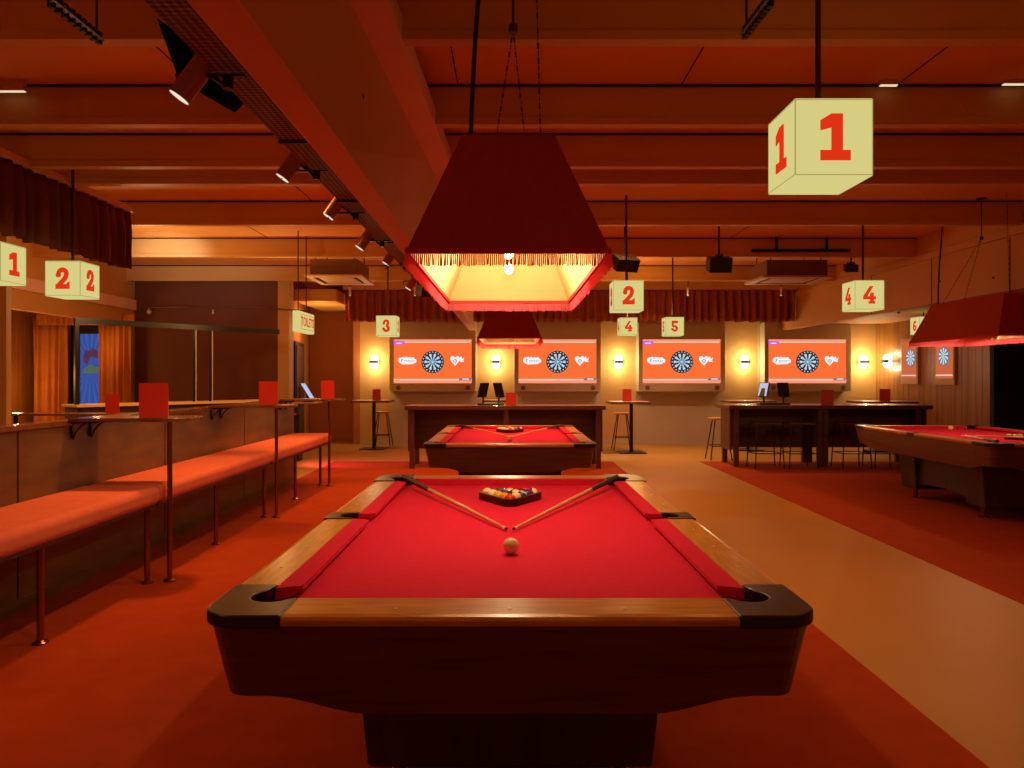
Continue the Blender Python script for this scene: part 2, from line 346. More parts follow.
# ================================================================== POOL TABLES
def make_table():
    t = empty('pool_table')
    W, L, ZT, ZC = 0.80, 1.405, 0.815, 0.777
    # cloth bed with pocket notches
    cc, rc = (0.655, 1.225), 0.057; sc_, rs = (0.69, 0), 0.05
    CA = arc(cc[0], cc[1], rc, -64, -232, 10)
    q = arc(sc_[0], 0, rs, 258, 102, 8) + CA \
        + [(-x, y) for x, y in reversed(CA)] \
        + [(-x, y) for x, y in reversed(arc(sc_[0], 0, rs, 258, 102, 8))] \
        + [(-x, -y) for x, y in CA] \
        + [(x, -y) for x, y in reversed(CA)]
    MB().prism(q, ZC - 0.02, ZC).build('cloth', 'cloth', t)
    # cushions
    for sx in (-1, 1):
        for sy in (-1, 1):
            poly = [(sx * 0.677, sy * 0.052), (sx * 0.677, sy * 1.135), (sx * 0.606, sy * 1.105), (sx * 0.606, sy * 0.075)]
            MB().prism(poly, ZC + 0.022, ZT - 0.002).add([(p[0] * (1.0 if abs(p[0]) > .65 else k_), p[1], z) for z, k_ in ((ZC - 0.005, 1.07), (ZC + 0.0225, 1.004)) for p in poly],
                [(0, 1, 2, 3), (4, 5, 6, 7), (0, 1, 5, 4), (1, 2, 6, 5), (2, 3, 7, 6), (3, 0, 4, 7)]).build('cushion', 'cloth', t)
    for sy in (-1, 1):
        poly = [(-.572, sy * 1.242), (.572, sy * 1.242), (.53, sy * 1.203), (-.53, sy * 1.203)]
        MB().prism(poly, ZC - 0.003, ZT - 0.002).build('cushion', 'cloth', t)
    # wood rails swept from a rounded section
    sec = [(0, -.035), (0, 0), (.08, 0), (.090, -.003), (.096, -.010), (.096, -.022), (.090, -.029), (.080, -.032)]
    def sweep(mb, f, a, b):
        n = len(sec); vs = [f(u, z, a) for u, z in sec] + [f(u, z, b) for u, z in sec]
        mb.add(vs, [list(range(n)), list(range(n, 2 * n))] + [(i, (i + 1) % n, n + (i + 1) % n, n + i) for i in range(n)])
    for sx in (-1, 1):
        for a, b in ((0.075, 1.11), (-1.11, -0.075)):
            mb = MB(); sweep(mb, lambda u, z, s: (sx * (.674 + u * 1.312), s, ZT + z), a, b); mb.build('rail', 'railwoody', t)
    for sy in (-1, 1):
        mb = MB(); sweep(mb, lambda u, z, s: (s, sy * (1.240 + u * 1.718), ZT + z), -.582, .582); mb.build('rail', 'railwood', t)
    # pocket castings and pockets
    oc = [(.582, L)] + arc(W - .10, L - .10, .10, 90, 0, 8) + [(W, 1.108), (.676, 1.108)] + arc(cc[0], cc[1], .058, -55, 150, 14) + [(.582, 1.243)]
    for sx in (-1, 1):
        for sy in (-1, 1):
            MB().prism([(sx * x, sy * y) for x, y in oc], ZT - .032, ZT + .004).build('corner_cap', 'cap', t, bevel=0.007, seg=3)
            MB().lathe([(.001, -.09), (.05, -.085), (.066, -.05), (.066, .012), (.061, .012), (.058, -.05), (.001, -.08)], (sx * cc[0], sy * cc[1], ZC), 18).build('pocket', 'pocket', t)
        os_ = [(W + .001, -.075), (W + .001, .075), (.672, .075)] + arc(.69, 0, .052, 100, -100, 12) + [(.672, -.075)]
        MB().prism([(sx * x, y) for x, y in os_], ZT - .032, ZT + .004).build('side_cap', 'cap', t, bevel=0.006)
        MB().lathe([(.001, -.09), (.04, -.085), (.055, -.05), (.055, .012), (.051, .012), (.048, -.05), (.001, -.08)], (sx * .69, 0, ZC), 16).build('pocket', 'pocket', t)
    # sights
    for s in [(-.3, 1.335), (0, 1.335), (.3, 1.335)]:
        for sy in (-1, 1): MB().lathe([(.0001, .0015), (.005, .0015), (.006, 0)], (s[0], sy * s[1], ZT), 8).build('sight', 'pearl', t)
    for yy in (.30, .60, .90):
        for sx in (-1, 1):
            for sy in (-1, 1): MB().lathe([(.0001, .0015), (.005, .0015), (.006, 0)], (sx * .732, sy * yy, ZT), 8).build('sight', 'pearl', t)
    # apron: tapering skirt, lower in the middle of every side
    def rrect(a, b, r):
        pts = []
        for (cx, cy, a0) in ((a - r, b - r, 0), (-a + r, b - r, 90), (-a + r, -b + r, 180), (a - r, -b + r, 270)):
            pts += arc(cx, cy, r, a0, a0 + 90, 6)
        out = []
        n = len(pts)
        for i in range(n):
            p, q_ = pts[i], pts[(i + 1) % n]; out.append(p)
            if math.dist(p, q_) > .3:
                for k in range(1, 24): out.append((p[0] + (q_[0] - p[0]) * k / 24, p[1] + (q_[1] - p[1]) * k / 24))
        return out
    top, bot = rrect(.786, 1.394, .085), rrect(.745, 1.358, .06)
    vs = []; n = len(top)
    for p in top: vs.append((*p, ZT - .030))
    for p in bot:
        dd = max(0, min(1, (math.hypot(*[max(0, v) for v in (0.745 - abs(p[0]), 1.358 - abs(p[1]))]) - .12) / .26)); dd = dd * dd * (3 - 2 * dd)
        vs.append((p[0], p[1], (.596 - .047 * dd)))
    for p in bot: vs.append((p[0] * .95, p[1] * .97, .62))
    fs = [(i, (i + 1) % n, n + (i + 1) % n, n + i) for i in range(n)] + [(n + i, n + (i + 1) % n, 2 * n + (i + 1) % n, 2 * n + i) for i in range(n)]
    fs += [list(range(2 * n, 3 * n))]
    MB().add(vs, fs).build('apron', 'apron', t)
    # two tapered pedestals, stretcher, feet
    for sy in (-1, 1):
        o = MB().frustum((-.475, .475, sy * .64 - .16, sy * .64 + .15), (-.525, .525, sy * .635 - .19, sy * .635 + .19), .12, .64).build('pedestal', 'pedestal', t, bevel=.012)
        for sx in (-1, 1):
            MB().lathe([(.001, 0), (.05, 0), (.05, .015), (.024, .02), (.024, .13), (.001, .13)], (sx * .39, sy * .64, 0.006), 14).build('foot', 'brass', o)
    MB().prism([(-.5, .18), (-.3, .20), (0, .21), (.3, .20), (.5, .18), (.5, .62), (-.5, .62)], -.44, .44,
               Matrix(((0, 0, 1, 0), (1, 0, 0, 0), (0, 1, 0, 0), (0, 0, 0, 1)))).build('stretcher', 'pedestal', t)
    return t
T1 = make_table(); T1.location = (0, 3.315, 0)
tag(T1, 'large red baize pool table in the foreground centre, golden wood rails', 'pool table', 'red pool tables')
T2 = dup(T1, (0, 8.285, 0)); tag(T2, 'smaller-looking red pool table in the middle, in front of the long centre bar table', 'pool table', 'red pool tables')
T3 = dup(T1, (5.20, 8.31, 0)); tag(T3, 'red pool table by the right edge of the photo under its own red shade', 'pool table', 'red pool tables')
ZC = 0.777; BR = 0.0298

# ---- balls
cols = {'yellow': (0.80, 0.50, 0.06), 'blue': (0.02, 0.04, 0.25), 'red': (0.55, 0.02, 0.01), 'purple': (0.12, 0.02, 0.15), 'orange': (0.80, 0.25, 0.03), 'green': (0.01, 0.10, 0.04), 'maroon': (0.18, 0.01, 0.01), 'black': (0.01, 0.01, 0.01)}
cream = (0.86, 0.74, 0.50)
bm_ = {}
for k, c in cols.items():
    bm_[k] = mat('ball_' + k, c, 0.12, coat=0.5)
    m = mat('ball_striped_' + k, c, 0.12, coat=0.5); nt = m.node_tree
    tc = nt.nodes.new('ShaderNodeTexCoord'); sp = nt.nodes.new('ShaderNodeSeparateXYZ'); ab = nt.nodes.new('ShaderNodeMath'); ab.operation = 'ABSOLUTE'
    lt = nt.nodes.new('ShaderNodeMath'); lt.operation = 'LESS_THAN'; lt.inputs[1].default_value = 0.014; mx = nt.nodes.new('ShaderNodeMix'); mx.data_type = 'RGBA'
    nt.links.new(tc.outputs['Object'], sp.inputs[0]); nt.links.new(sp.outputs[2], ab.inputs[0]); nt.links.new(ab.outputs[0], lt.inputs[0])
    nt.links.new(lt.outputs[0], mx.inputs[0]); mx.inputs[6].default_value = (*cream, 1); mx.inputs[7].default_value = (*c, 1)
    nt.links.new(mx.outputs[2], nt.nodes['Principled BSDF'].inputs['Base Color']); bm_['s' + k] = m
M['cream'] = mat('cue_ball_cream', cream, 0.12, coat=0.5)
order = ['red', 'orange', 'yellow', 'syellow', 'black', 'sgreen', 'maroon', 'sorange', 'sblue', 'sred', 'scream_', 'purple', 'smaroon', 'blue', 'spurple']
order = ['red', 'orange', 'syellow', 'yellow', 'black', 'sblack', 'sred', 'blue', 'sgreen', 'purple', 'sorange', 'green', 'smaroon', 'maroon', 'spurple']
order[5] = 'sblue'
def ball(name, m, loc, rot=(0, 0, 0)):
    o = MB().sphere((0, 0, 0), BR, 20).build(name, m, smooth=True); o.location = loc; o.rotation_euler = rot; return o
protos = {}
def rack_of_balls(cx, y0, sgn, where, rackname, lim=99):
    # triangle: apex ball at y0, rows step by sgn
    cs = []
    i = 0
    for row in range(5):
        for j in range(row + 1):
            kx = order[i]; i += 1
            x = cx + (j - row / 2) * BR * 2.01; y = y0 + sgn * row * BR * 1.745
            cs.append((x, y))
            if x - BR > lim * y: continue
            rr = random.Random(i)
            rot = (rr.uniform(-.6, .6), rr.uniform(-.9, .9) , rr.uniform(0, 3))
            if kx not in protos:
                o = ball('pool_ball', bm_[kx], (x, y, ZC + BR + .0008), rot); protos[kx] = o
            else:
                o = protos[kx].copy(); COL.objects.link(o); o.location = (x, y, ZC + BR + .0008)
            cn = kx[1:] + ' and cream striped' if kx[0] == 's' and kx[1:] in cols else kx
            tag(o, '%s pool ball in the triangle %s' % (cn, where), 'pool ball', 'pool balls racked ' + where)
    ap = (cx, y0); bl_ = (cx - 2 * BR * 2.01, y0 + sgn * 4 * BR * 1.745); br = (cx + 2 * BR * 2.01, bl_[1])
    def outline(r):
        if sgn > 0: return arc(*ap, r, 210, 330, 5) + arc(*br, r, -30, 90, 5) + arc(*bl_, r, 90, 210, 5)
        return arc(*ap, r, 30, 150, 5) + arc(*bl_, r, 150, 270, 5) + arc(*br, r, 270, 390, 5)
    o = MB().ring(outline(BR + .017), outline(BR + .0015), ZC + .0006, ZC + .040).build('ball_rack', 'cap', bevel=.003)
    tag(o, rackname, 'rack', 'triangle racks')
rack_of_balls(0, 3.80, 1, 'on the foreground table', 'dark wooden triangle rack around the balls on the foreground table')
rack_of_balls(0, 8.80, 1, 'on the middle table', 'dark triangle rack around the balls on the middle table')
rack_of_balls(5.36, 7.72, 1, 'on the right-hand table', 'dark triangle rack around the balls on the right-hand table', 514 / 755)
tag(ball('cue_ball', 'cream', (0.003, 2.755, ZC + BR + .0006)), 'cream cue ball in front of the crossed cues on the foreground table', 'cue ball', 'cue balls')
tag(ball('cue_ball', 'cream', (0.0, 7.68, ZC + BR)), 'cream cue ball on the middle pool table, before the cue tips', 'cue ball', 'cue balls')
tag(ball('cue_ball', 'cream', (5.40, 9.25, ZC + BR)), 'cream cue ball at the far end of the right-hand pool table', 'cue ball', 'cue balls')
# ---- cues
def cue(tip, butt, label):
    tip, butt = Vector(tip), Vector(butt); d = (butt - tip).normalized(); Lc = 1.50
    e = empty('pool_cue', tip)
    def seg(a, b, ra, rb, name, m):
        mb = MB(); mb.tube(d * a, d * b, ra, rb, n=12); mb.build(name, m, e)
    seg(0, .012, .0055, .006, 'tip', 'black'); seg(.012, .035, .0062, .0064, 'ferrule', 'pearl')
    seg(.035, 1.02, .0064, .0118, 'shaft', 'gold'); seg(1.02, Lc, .0118, .0155, 'butt', 'black')
    tag(e, label, 'cue', 'pool cues')
for (ty, name) in ((0, 'foreground'), (4.97, 'middle')):
    cue((-.014, 3.155 + ty, ZC + .012), (-.655, 4.56 + ty, .828), 'left pool cue of the pair lying in a V on the %s table' % name)
    cue((.014, 3.155 + ty, ZC + .012), (.655, 4.56 + ty, .828), 'right pool cue of the pair lying in a V on the %s table' % name)
cue((4.99, 8.30, ZC + .012), (5.62, 7.02, .838), 'pool cue crossing the right-hand table toward its near right corner')
cue((4.96, 8.30, ZC + .012), (4.50, 7.03, .838), 'pool cue crossing the right-hand table toward its near left corner')

# ================================================================== POOL LAMPS
def make_shade():
    e = empty('pendant_shade')
    bx, by, tx, ty_, h = .333, .83, .162, .66, .435
    MB().frustum((-bx, bx, -by, by), (-tx, tx, -ty_, ty_), 0, h)
    # outer skin: four slanting panels + top
    b = [(-bx, -by), (bx, -by), (bx, by), (-bx, by)]; tp = [(-tx, -ty_), (tx, -ty_), (tx, ty_), (-tx, ty_)]
    vs = [(*p, 0) for p in b] + [(*p, h) for p in tp]
    MB().add(vs, [(0, 1, 5, 4), (1, 2, 6, 5), (2, 3, 7, 6), (3, 0, 4, 7), (4, 5, 6, 7)]).build('shade', 'shade', e)
    g = .008
    vs = [(p[0] * (1 - g / .333), p[1] * (1 - g / .83), 0) for p in b] + [(p[0] * .93, p[1] * .985, h - .01) for p in tp]
    MB().add(vs, [(0, 4, 5, 1), (1, 5, 6, 2), (2, 6, 7, 3), (3, 7, 4, 0), (4, 7, 6, 5)]).build('lining', 'lining', e)
    o = [(p[0] * 1.012, p[1] * 1.005) for p in b]; i_ = [(p[0] * .965, p[1] * .987) for p in b]
    MB().ring(o, i_, -.008, .010).build('braid', 'trimred', e)
    fr_ = MB(); rnd = random.Random(3)
    def strip(a, b_, n):
        ox = (a[0] + b_[0]) / 2 / bx; oy = (a[1] + b_[1]) / 2 / by
        for k in range(n):
            t = (k + .5) / n; x = a[0] + (b_[0] - a[0]) * t; y = a[1] + (b_[1] - a[1]) * t
            l = .048 + rnd.uniform(-.003, .004); wv = .007 + .005 * math.sin(k * .35); dx, dy = rnd.uniform(-.002, .002) + wv * ox, rnd.uniform(-.002, .002) + wv * oy; r = .0022
            fr_.add([(x - r, y - r, -.006), (x + r, y - r, -.006), (x, y + r, -.006), (x - r + dx, y - r + dy, -l), (x + r + dx, y - r + dy, -l), (x + dx, y + r + dy, -l)],
                    [(0, 1, 4, 3), (1, 2, 5, 4), (2, 0, 3, 5)])
    for a, b_, n in ((b[0], b[1], 105), (b[1], b[2], 330), (b[2], b[3], 150), (b[3], b[0], 330)): strip(a, b_, n)
    fo = fr_.build('fringe', 'fringe', e); fo['kind'] = 'stuff'
    for yb in (-.2, .23):
        bo = MB().sphere((0, yb, .095), .020, 14, 1.3).build('bulb', 'bulb', e, smooth=True)
        MB().tube((0, yb, .13), (0, yb, h - .012), .014).build('socket', 'black', bo)
    # hanging gear
    ap = (0.02, 0, 1.105)
    def chain(p, q_):
        ch = MB()
        p, q_ = Vector(p), Vector(q_); n = max(2, int((q_ - p).length / .03))
        for k in range(n):
            a = p.lerp(q_, k / n); b_ = p.lerp(q_, (k + .8) / n); ch.tube(a, b_, .0045 if k % 2 else .0025, n=5)
        ch.build('chain', 'chain', e)
    for sx in (-1, 1):
        chain(ap, (sx * .12, .5, h)); 
    chain((.1, -.3, 1.545), (.13, -.3, h))
    MB().path([(-.085, -.35, 1.545), (-.1, -.35, 1.3), (-.13, -.35, .9), (-.145, -.35, .6), (-.147, -.35, h)], .009).build('power_cord', 'cord', e)
    MB().tube((.02, 0, 1.105), (.02, 0, 1.553), .006).tube((.02, 0, 1.09), (.02, 0, 1.125), .02).build('hanger', 'chain', e)
    MB().tube((.02, 0, 1.535), (.02, 0, 1.554), .05, n=16).build('ceiling_rose', 'black', e)
    return e
SHZ = 1.835
L1 = make_shade(); L1.location = (-.006, 3.295, SHZ); tag(L1, 'large dark red fringed shade hanging over the foreground pool table', 'lamp', 'red fringed pool table shades')
L2 = dup(L1, (-.005, 8.62, SHZ)); tag(L2, 'dark red fringed shade hanging over the middle pool table', 'lamp', 'red fringed pool table shades')
L3 = dup(L1, (5.15, 8.28, SHZ + .01)); [setattr(c_, 'location', (0.02, .93, 0)) for c_ in L3.children if c_.name.startswith('power_cord')]; tag(L3, 'dark red fringed shade at the right edge over the right-hand pool table', 'lamp', 'red fringed pool table shades')
for (x, y, p) in ((-.012, 3.295, 14), (-.005, 8.62, 14), (5.15, 8.28, 12)):
    for dy in (-.2, .23): light('POINT', (x, y + dy, SHZ + .045), p, (1.0, 0.75, 0.42), .02, name='shade_bulb_light')
# bulbs should not block their own lamps: light sits just below each bulb

# ================================================================== NUMBER LIGHT BOXES
def stroke(mb, pts, w, z0, z1):
    for (a, b) in zip(pts, pts[1:]):
        a, b = Vector(a), Vector(b); d = (b - a); n = Vector((-d.y, d.x)).normalized() * w / 2
        mb.prism([tuple(a - n), tuple(b - n), tuple(b + n), tuple(a + n)], z0, z1)
def adisc(mb, c, r, z0, z1, n=10): mb.prism(arc(*c, r, 0, 360 - 360 / n, n - 1), z0, z1)
def bow(mb, pts, w):
    for q_ in range(1, len(pts) - 1): adisc(mb, pts[q_], w / 2, 0, .003)
    stroke(mb, pts, w, 0, .003)
def digit_mb(ch):
    mb = MB()
    if ch == '1':
        mb.prism([(-.30, -.5), (.36, -.5), (.36, -.28), (.19, -.28), (.19, .5), (-.06, .5), (-.30, .36), (-.30, .14), (-.06, .20), (-.06, -.28), (-.30, -.28)], 0, .003)
    elif ch == '2':
        bow(mb, [(-.22, .15)] + arc(0, .22, .19, 165, -20, 8) + [(.12, .0), (-.2, -.34)], .22)
        adisc(mb, (-.2, .17), .13, 0, .003); mb.prism([(-.34, -.5), (.34, -.5), (.34, -.14), (.22, -.2), (.2, -.27), (-.34, -.27)], 0, .003)
    elif ch == '3':
        bow(mb, [(-.22, .24)] + arc(0, .25, .17, 150, -60, 8) + [(0, .03)], .20); bow(mb, [(0, .03)] + arc(0, -.22, .2, 70, -160, 8) + [(-.22, -.22)], .22)
        adisc(mb, (-.2, .2), .11, 0, .003); adisc(mb, (-.22, -.24), .12, 0, .003)
    elif ch == '4':
        mb.prism([(-.38, -.26), (-.38, -.08), (.0, .5), (.22, .5), (-.14, -.08), (.02, -.08), (.02, .12), (.24, .12), (.24, -.08), (.36, -.08), (.36, -.26), (.24, -.26), (.24, -.36), (.32, -.36), (.32, -.5), (-.08, -.5), (-.08, -.36), (.02, -.36), (.02, -.26)], 0, .003)
    elif ch == '5':
        mb.prism([(-.28, .5), (.3, .5), (.3, .27), (-.08, .27), (-.08, .05), (-.28, -.0)], 0, .003)
        bow(mb, [(-.2, .05)] + arc(0, -.2, .2, 110, -150, 9) + [(-.24, -.26)], .20); adisc(mb, (-.22, -.26), .12, 0, .003)
    elif ch == '6':
        bow(mb, arc(0, -.2, .2, 0, 330, 12) + [(.2, -.2)], .20); bow(mb, [(.22, .28), (.1, .4), (-.08, .34), (-.2, .1), (-.2, -.2)], .20)
    return mb
DM = {}
def num_cube(x, y, zb, s, ch, label, group='number light boxes over the tables', top=CZ):
    e = empty('number_light_box', (x + s / 2, y + s / 2, zb))
    MB().box(-s / 2, s / 2, -s / 2, s / 2, 0, s).build('lantern', 'cube', e, bevel=.004)
    ed = MB(); a = s / 2 - .002; r = .0022
    for sx in (-1, 1):
        for sy in (-1, 1): ed.box(sx * a - r, sx * a + r, sy * a - r, sy * a + r, .004, s - .004)
    for z in (.006, s - .006):
        for q_ in (-1, 1):
            ed.box(-a, a, q_ * a - r, q_ * a + r, z - r, z + r); ed.box(q_ * a - r, q_ * a + r, -a, a, z - r, z + r)
    ed.build('edge_frame', 'cubeedge', e)
    hd = .60 * s
    for rz in (0, 90, -90, 180):
        mb = digit_mb(ch)
        mm = Matrix.Rotation(R(rz), 4, 'Z') @ Matrix.Translation((0, -s / 2 - .0005, s * .5)) @ Matrix.Rotation(R(90), 4, 'X') @ Matrix.Diagonal((hd * .98, hd, 1, 1))
        mb.v = [mm @ p for p in mb.v]; mb.build('numeral', 'digit', e)
    MB().tube((0, 0, s), (0, 0, top - zb - .001), .012 if s > .25 else .008).build('rod', 'rod', e)
    tag(e, label, 'light box', group)
    return e
def cube_px(x0, x1, yb, s, ch, label, **kw):
    z = F * s / (x1 - x0); return num_cube((x0 - PX) * z / F, z, H + (PY - yb) * z / F, s, ch, label, **kw)
cube_px(795, 873, 176, .32, '1', 'largest lit cube sign, red numeral 1, at the upper right')
cube_px(613.5, 643.8, 310.5, .32, '2', 'lit cube sign numbered 2 right of the big red shade')
cube_px(620, 637.5, 335, .29, '4', 'small lit cube sign numbered 4 below the centre number 2 cube')
cube_px(665.5, 684, 335.5, .29, '5', 'small lit cube sign numbered 5 above the third dart screen')
cube_px(376, 396.5, 336, .32, '3', 'small lit cube sign numbered 3 left of the first dart screen')
cube_px(855, 884.3, 309.5, .32, '4', 'lit cube sign numbered 4 in front of the right bulkhead')
cube_px(919.5, 937, 334, .30, '6', 'lit cube sign numbered 6 half hidden behind the right shade', top=2.56)
cube_px(45, 80.3, 296, .285, '2', 'lit cube sign numbered 2 below the left valance')
num_cube(-3.912, 5.375, H + (PY - 286) * 5.66 / F, .285, '1', 'lit cube sign numbered 1 cut by the left edge of the photo')

# toilets sign
e = empty('hanging_sign', (-2.835, 10.38, 2.04))
MB().box(-.045, .045, -.38, .38, 0, .275).build('lightbox_body', 'cube', e, bevel=.004)
fr = MB()
for z in (.04, .235): fr.box(.046, .049, -.30, .34, z - .003, z + .003)
for y in (-.30, .34): fr.box(.046, .049, y - .003, y + .003, .04, .235)
fr.build('frame_line', 'digit', e)
cu = bpy.data.curves.new('lettering', 'FONT'); cu.body = 'TOILETS'; cu.size = .17; cu.extrude = .001; cu.offset = .003; cu.align_x = 'CENTER'; cu.align_y = 'CENTER'
cu.materials.append(M['digit']); tmp = bpy.data.objects.new('lettering_curve', cu); COL.objects.link(tmp)
bpy.context.view_layer.update(); me_ = bpy.data.meshes.new_from_object(tmp.evaluated_get(bpy.context.evaluated_depsgraph_get())); bpy.data.objects.remove(tmp)
to = bpy.data.objects.new('lettering', me_); COL.objects.link(to); to.parent = e
to.location = (.0475, .02, .137); to.rotation_euler = (R(90), 0, R(90))
for y in (-.28, .12): MB().tube((0, y, .275), (0, y, 3.39 - 2.041), .008).build('rod', 'rod', e)
tag(e, 'oblique lit rectangular sign with red lettering near the corridor door', 'sign')

# ================================================================== BENCHES, LEDGES
segs = [(2.78, 5.265), (5.28, 7.765), (7.78, 10.28)]
labs = ['nearest coral upholstered bench section at the left edge', 'middle coral upholstered bench section along the panelled partition', 'farthest coral upholstered bench section, ending near the small ledge pole']
for (a, b), lb in zip(segs, labs):
    e = empty('wall_bench', (-2.7, a, 0))
    cu_ = MB().box(-.278, .275, 0, b - a, .545, .675).build('seat_cushion', 'bench', e, bevel=.05, seg=5)
    MB().box(-.27, .24, .02, b - a - .02, .525, .547).build('seat_base', 'pedestal', e)
    for z in (4.02, 5.20, 2.86, 6.42, 7.68, 5.4 + .0, 8.79, 9.95):
        if a < z < b and z not in (5.4, 2.86):
            MB().tube((.2, z - a, 0.008), (.2, z - a, .53), .018, n=12).lathe([(.001, .02), (.02, .02), (.04, .008), (.04, 0)], (.2, z - a, .006), 14).build('leg', 'brass', e)
    tag(e, lb, 'bench', 'coral benches along the partition')
def ledge(z, label, x1=-2.17):
    e = empty('drink_ledge', (-2.98, z, 0)); w_ = .40
    w2 = x1 + 2.98
    pl_ = [(.015, -w_ / 2), (w2 - .15, -w_ / 2)] + arc(w2 - .15, -w_ / 2 + .15, .15, 270, 360, 6) + arc(w2 - .15, w_ / 2 - .15, .15, 0, 90, 6) + [(.015, w_ / 2)]
    MB().prism(pl_, 1.125, 1.15).build('ledge_top', 'ledge', e, bevel=.004)
    MB().tube((.61, 0, .01), (.61, 0, 1.125), .017, n=12).lathe([(.001, .02), (.02, .02), (.045, .008), (.045, 0)], (.61, 0, .006), 14).build('pole', 'brass', e)
    for y in (-.13, .1):
        b_ = MB(); b_.box(.0, .012, y - .012, y + .012, 1.01, 1.12); b_.path([(.01, y, 1.0), (.03, y, 1.05), (.07, y, 1.095), (.11, y, 1.118)], .007, 6); b_.box(.0, .2, y - .01, y + .01, 1.113, 1.125)
        b_.build('bracket', 'blackm', e)
    tag(e, label, 'ledge table', 'ledges over the benches'); return e
ledge(5.26, 'nearest wall ledge on a thin pole over the benches, big red menu on it')
ledge(7.66, 'second wall ledge on a thin pole, midway along the benches')
ledge(9.90, 'farthest wall ledge on a thin pole, at the end of the benches')

def menu(x, y, z, label, w_=.18, h=.235):
    rz = math.atan2(-x, y) * .7
    o = MB().add([(-w_ / 2, 0, 0), (w_ / 2, 0, 0), (w_ / 2, 0.0, h), (-w_ / 2, 0.0, h), (-w_ / 2, .035, 0), (w_ / 2, .035, 0), (w_ / 2, .006, h), (-w_ / 2, .006, h)],
                 [(0, 1, 2, 3), (5, 4, 7, 6), (3, 2, 6, 7), (0, 3, 7, 4), (1, 5, 6, 2)]).build('menu_card', 'menu')
    o.location = (x, y, z); o.rotation_euler = (0, 0, rz); tag(o, label, 'menu', 'standing red menus'); return o
menu((155 - PX) * 5.12 / F, 5.10, 1.151, 'largest red standing menu, on the nearest ledge')
menu((269 - PX) * 7.55 / F, 7.53, 1.151, 'red standing menu on the second ledge', .18)
menu((328 - PX) * 9.85 / F, 9.83, 1.151, 'red standing menu on the farthest ledge', .165)

# ================================================================== LEFT LOUNGE
# high table before the long counter
e = empty('high_table', (-5.70, 9.42, 0))
MB().box(-.88, .88, -.15, .25, .955, .98).build('table_top', 'ledge', e, bevel=.004)
for x in (-.5, .5): MB().tube((x, .05, 0), (x, .05, .955), .025).lathe([(.001, .02), (.03, .02), (.16, .01), (.16, 0)], (x, .05, 0), 18).build('leg', 'blackm', e)
tag(e, 'narrow dark high table behind the partition below the orange curtains', 'table')
menu((113.5 - PX) * 9.45 / F, 9.42, .981, 'small red standing menu in front of the orange curtain', .155)
# diagonal counter with black frame screen
a, b = Vector((-5.72, 9.95, 0)), Vector((-3.86, 12.35, 0)); Lc = (b - a).length; rz = math.atan2(b.y - a.y, b.x - a.x)
e = empty('long_counter', a, rz)
MB().box(0, Lc, -.02, .45, 1.03, 1.066).build('counter_top', 'counter', e, bevel=.004)
MB().box(.03, Lc - .03, .03, .42, 0, 1.03).build('counter_body', 'pedestal', e)
tag(e, 'long counter with a pale lit top running back behind the partition', 'counter')
e = empty('framed_screen', a + Vector((0, 0, 1.067)), rz)
hh = 1.075
MB().box(0, Lc + .12, .02, .07, hh, hh + .075).build('top_rail', 'black', e)
MB().box(0, .05, .02, .07, 0, hh).build('post', 'black', e)
for px in (195.5, 212):
    # intersection of the view ray with the counter line
    k = (px - PX) / F; t_ = (k * a.y - a.x) / ((b.x - a.x) - k * (b.y - a.y)); u = t_ * Lc
    MB().tube((u, .045, 0), (u, .045, hh), .018).build('post', 'blackm', e)
    MB().tube((u + .03, .04, 0), (u + .03, .04, hh), .008).build('post', 'pale', e)  # thin pale tube stands in for the light on the post's right edge
tag(e, 'black metal frame with thin posts standing on the long counter', 'frame')

# curtains
def curtain(name, x0, x1, y, z0, z1, m, amp=.05, wl=.16, thick=.012, axis='x', seed=1, wob=.0, gather=True):
    r = random.Random(seed); L_ = abs(x1 - x0); n = int(L_ / (.009 if L_ < 2 else .02)); rows = 8
    ph = [0]; 
    for i in range(n): ph.append(ph[-1] + 2 * math.pi * (L_ / n) / (wl * r.uniform(.7, 1.4)))
    am = [amp * r.uniform(.6, 1.2) for _ in range(n + 1)]
    mb = MB(); vs = []
    for side_ in (0, 1):
        for k in range(rows + 1):
            t = k / rows
            for i in range(n + 1):
                x = x0 + (x1 - x0) * i / n; g = (.45 + .55 * min(1, t * 2.5)) if gather else 1
                off = math.sin(ph[i] + .25 * math.sin(t * 4 + i * .05)) * am[i] * g + .3 * am[i] * math.sin(ph[i] * 2.3 + t)
                zz = z1 + (z0 - z1) * t + (wob * math.sin(ph[i] * .5) * t)
                p = (x, y + off + side_ * thick) if axis == 'x' else (y + off + side_ * thick, x)
                vs.append((p[0], p[1], zz))
    c = n + 1; N_ = (rows + 1) * c; fs = []
    for s in (0, 1):
        for k in range(rows):
            for i in range(n):
                q0 = s * N_ + k * c + i; fs.append((q0, q0 + 1, q0 + c + 1, q0 + c))
    for i in range(n):
        fs.append((i, i + 1, N_ + i + 1, N_ + i)); q0 = rows * c + i; fs.append((q0, q0 + 1, N_ + q0 + 1, N_ + q0))
    for k in range(rows):
        for i in (0, n): q0 = k * c + i; fs.append((q0, q0 + c, N_ + q0 + c, N_ + q0))
    return mb.add(vs, fs).build(name, m, smooth=True)
tag(curtain('curtain', (36 - PX) * 13.2 / F, (69 - PX) * 13.2 / F, 13.12, .02, 2.45, 'curtain', .065, .13, seed=4), 'orange velvet curtain left of the blue lit panel', 'curtain', 'orange curtains in the lounge')
tag(curtain('curtain', (101 - PX) * 13.2 / F, (134 - PX) * 13.2 / F, 13.12, .02, 2.45, 'curtain', .065, .13, seed=9), 'orange velvet curtain right of the blue lit panel', 'curtain', 'orange curtains in the lounge')
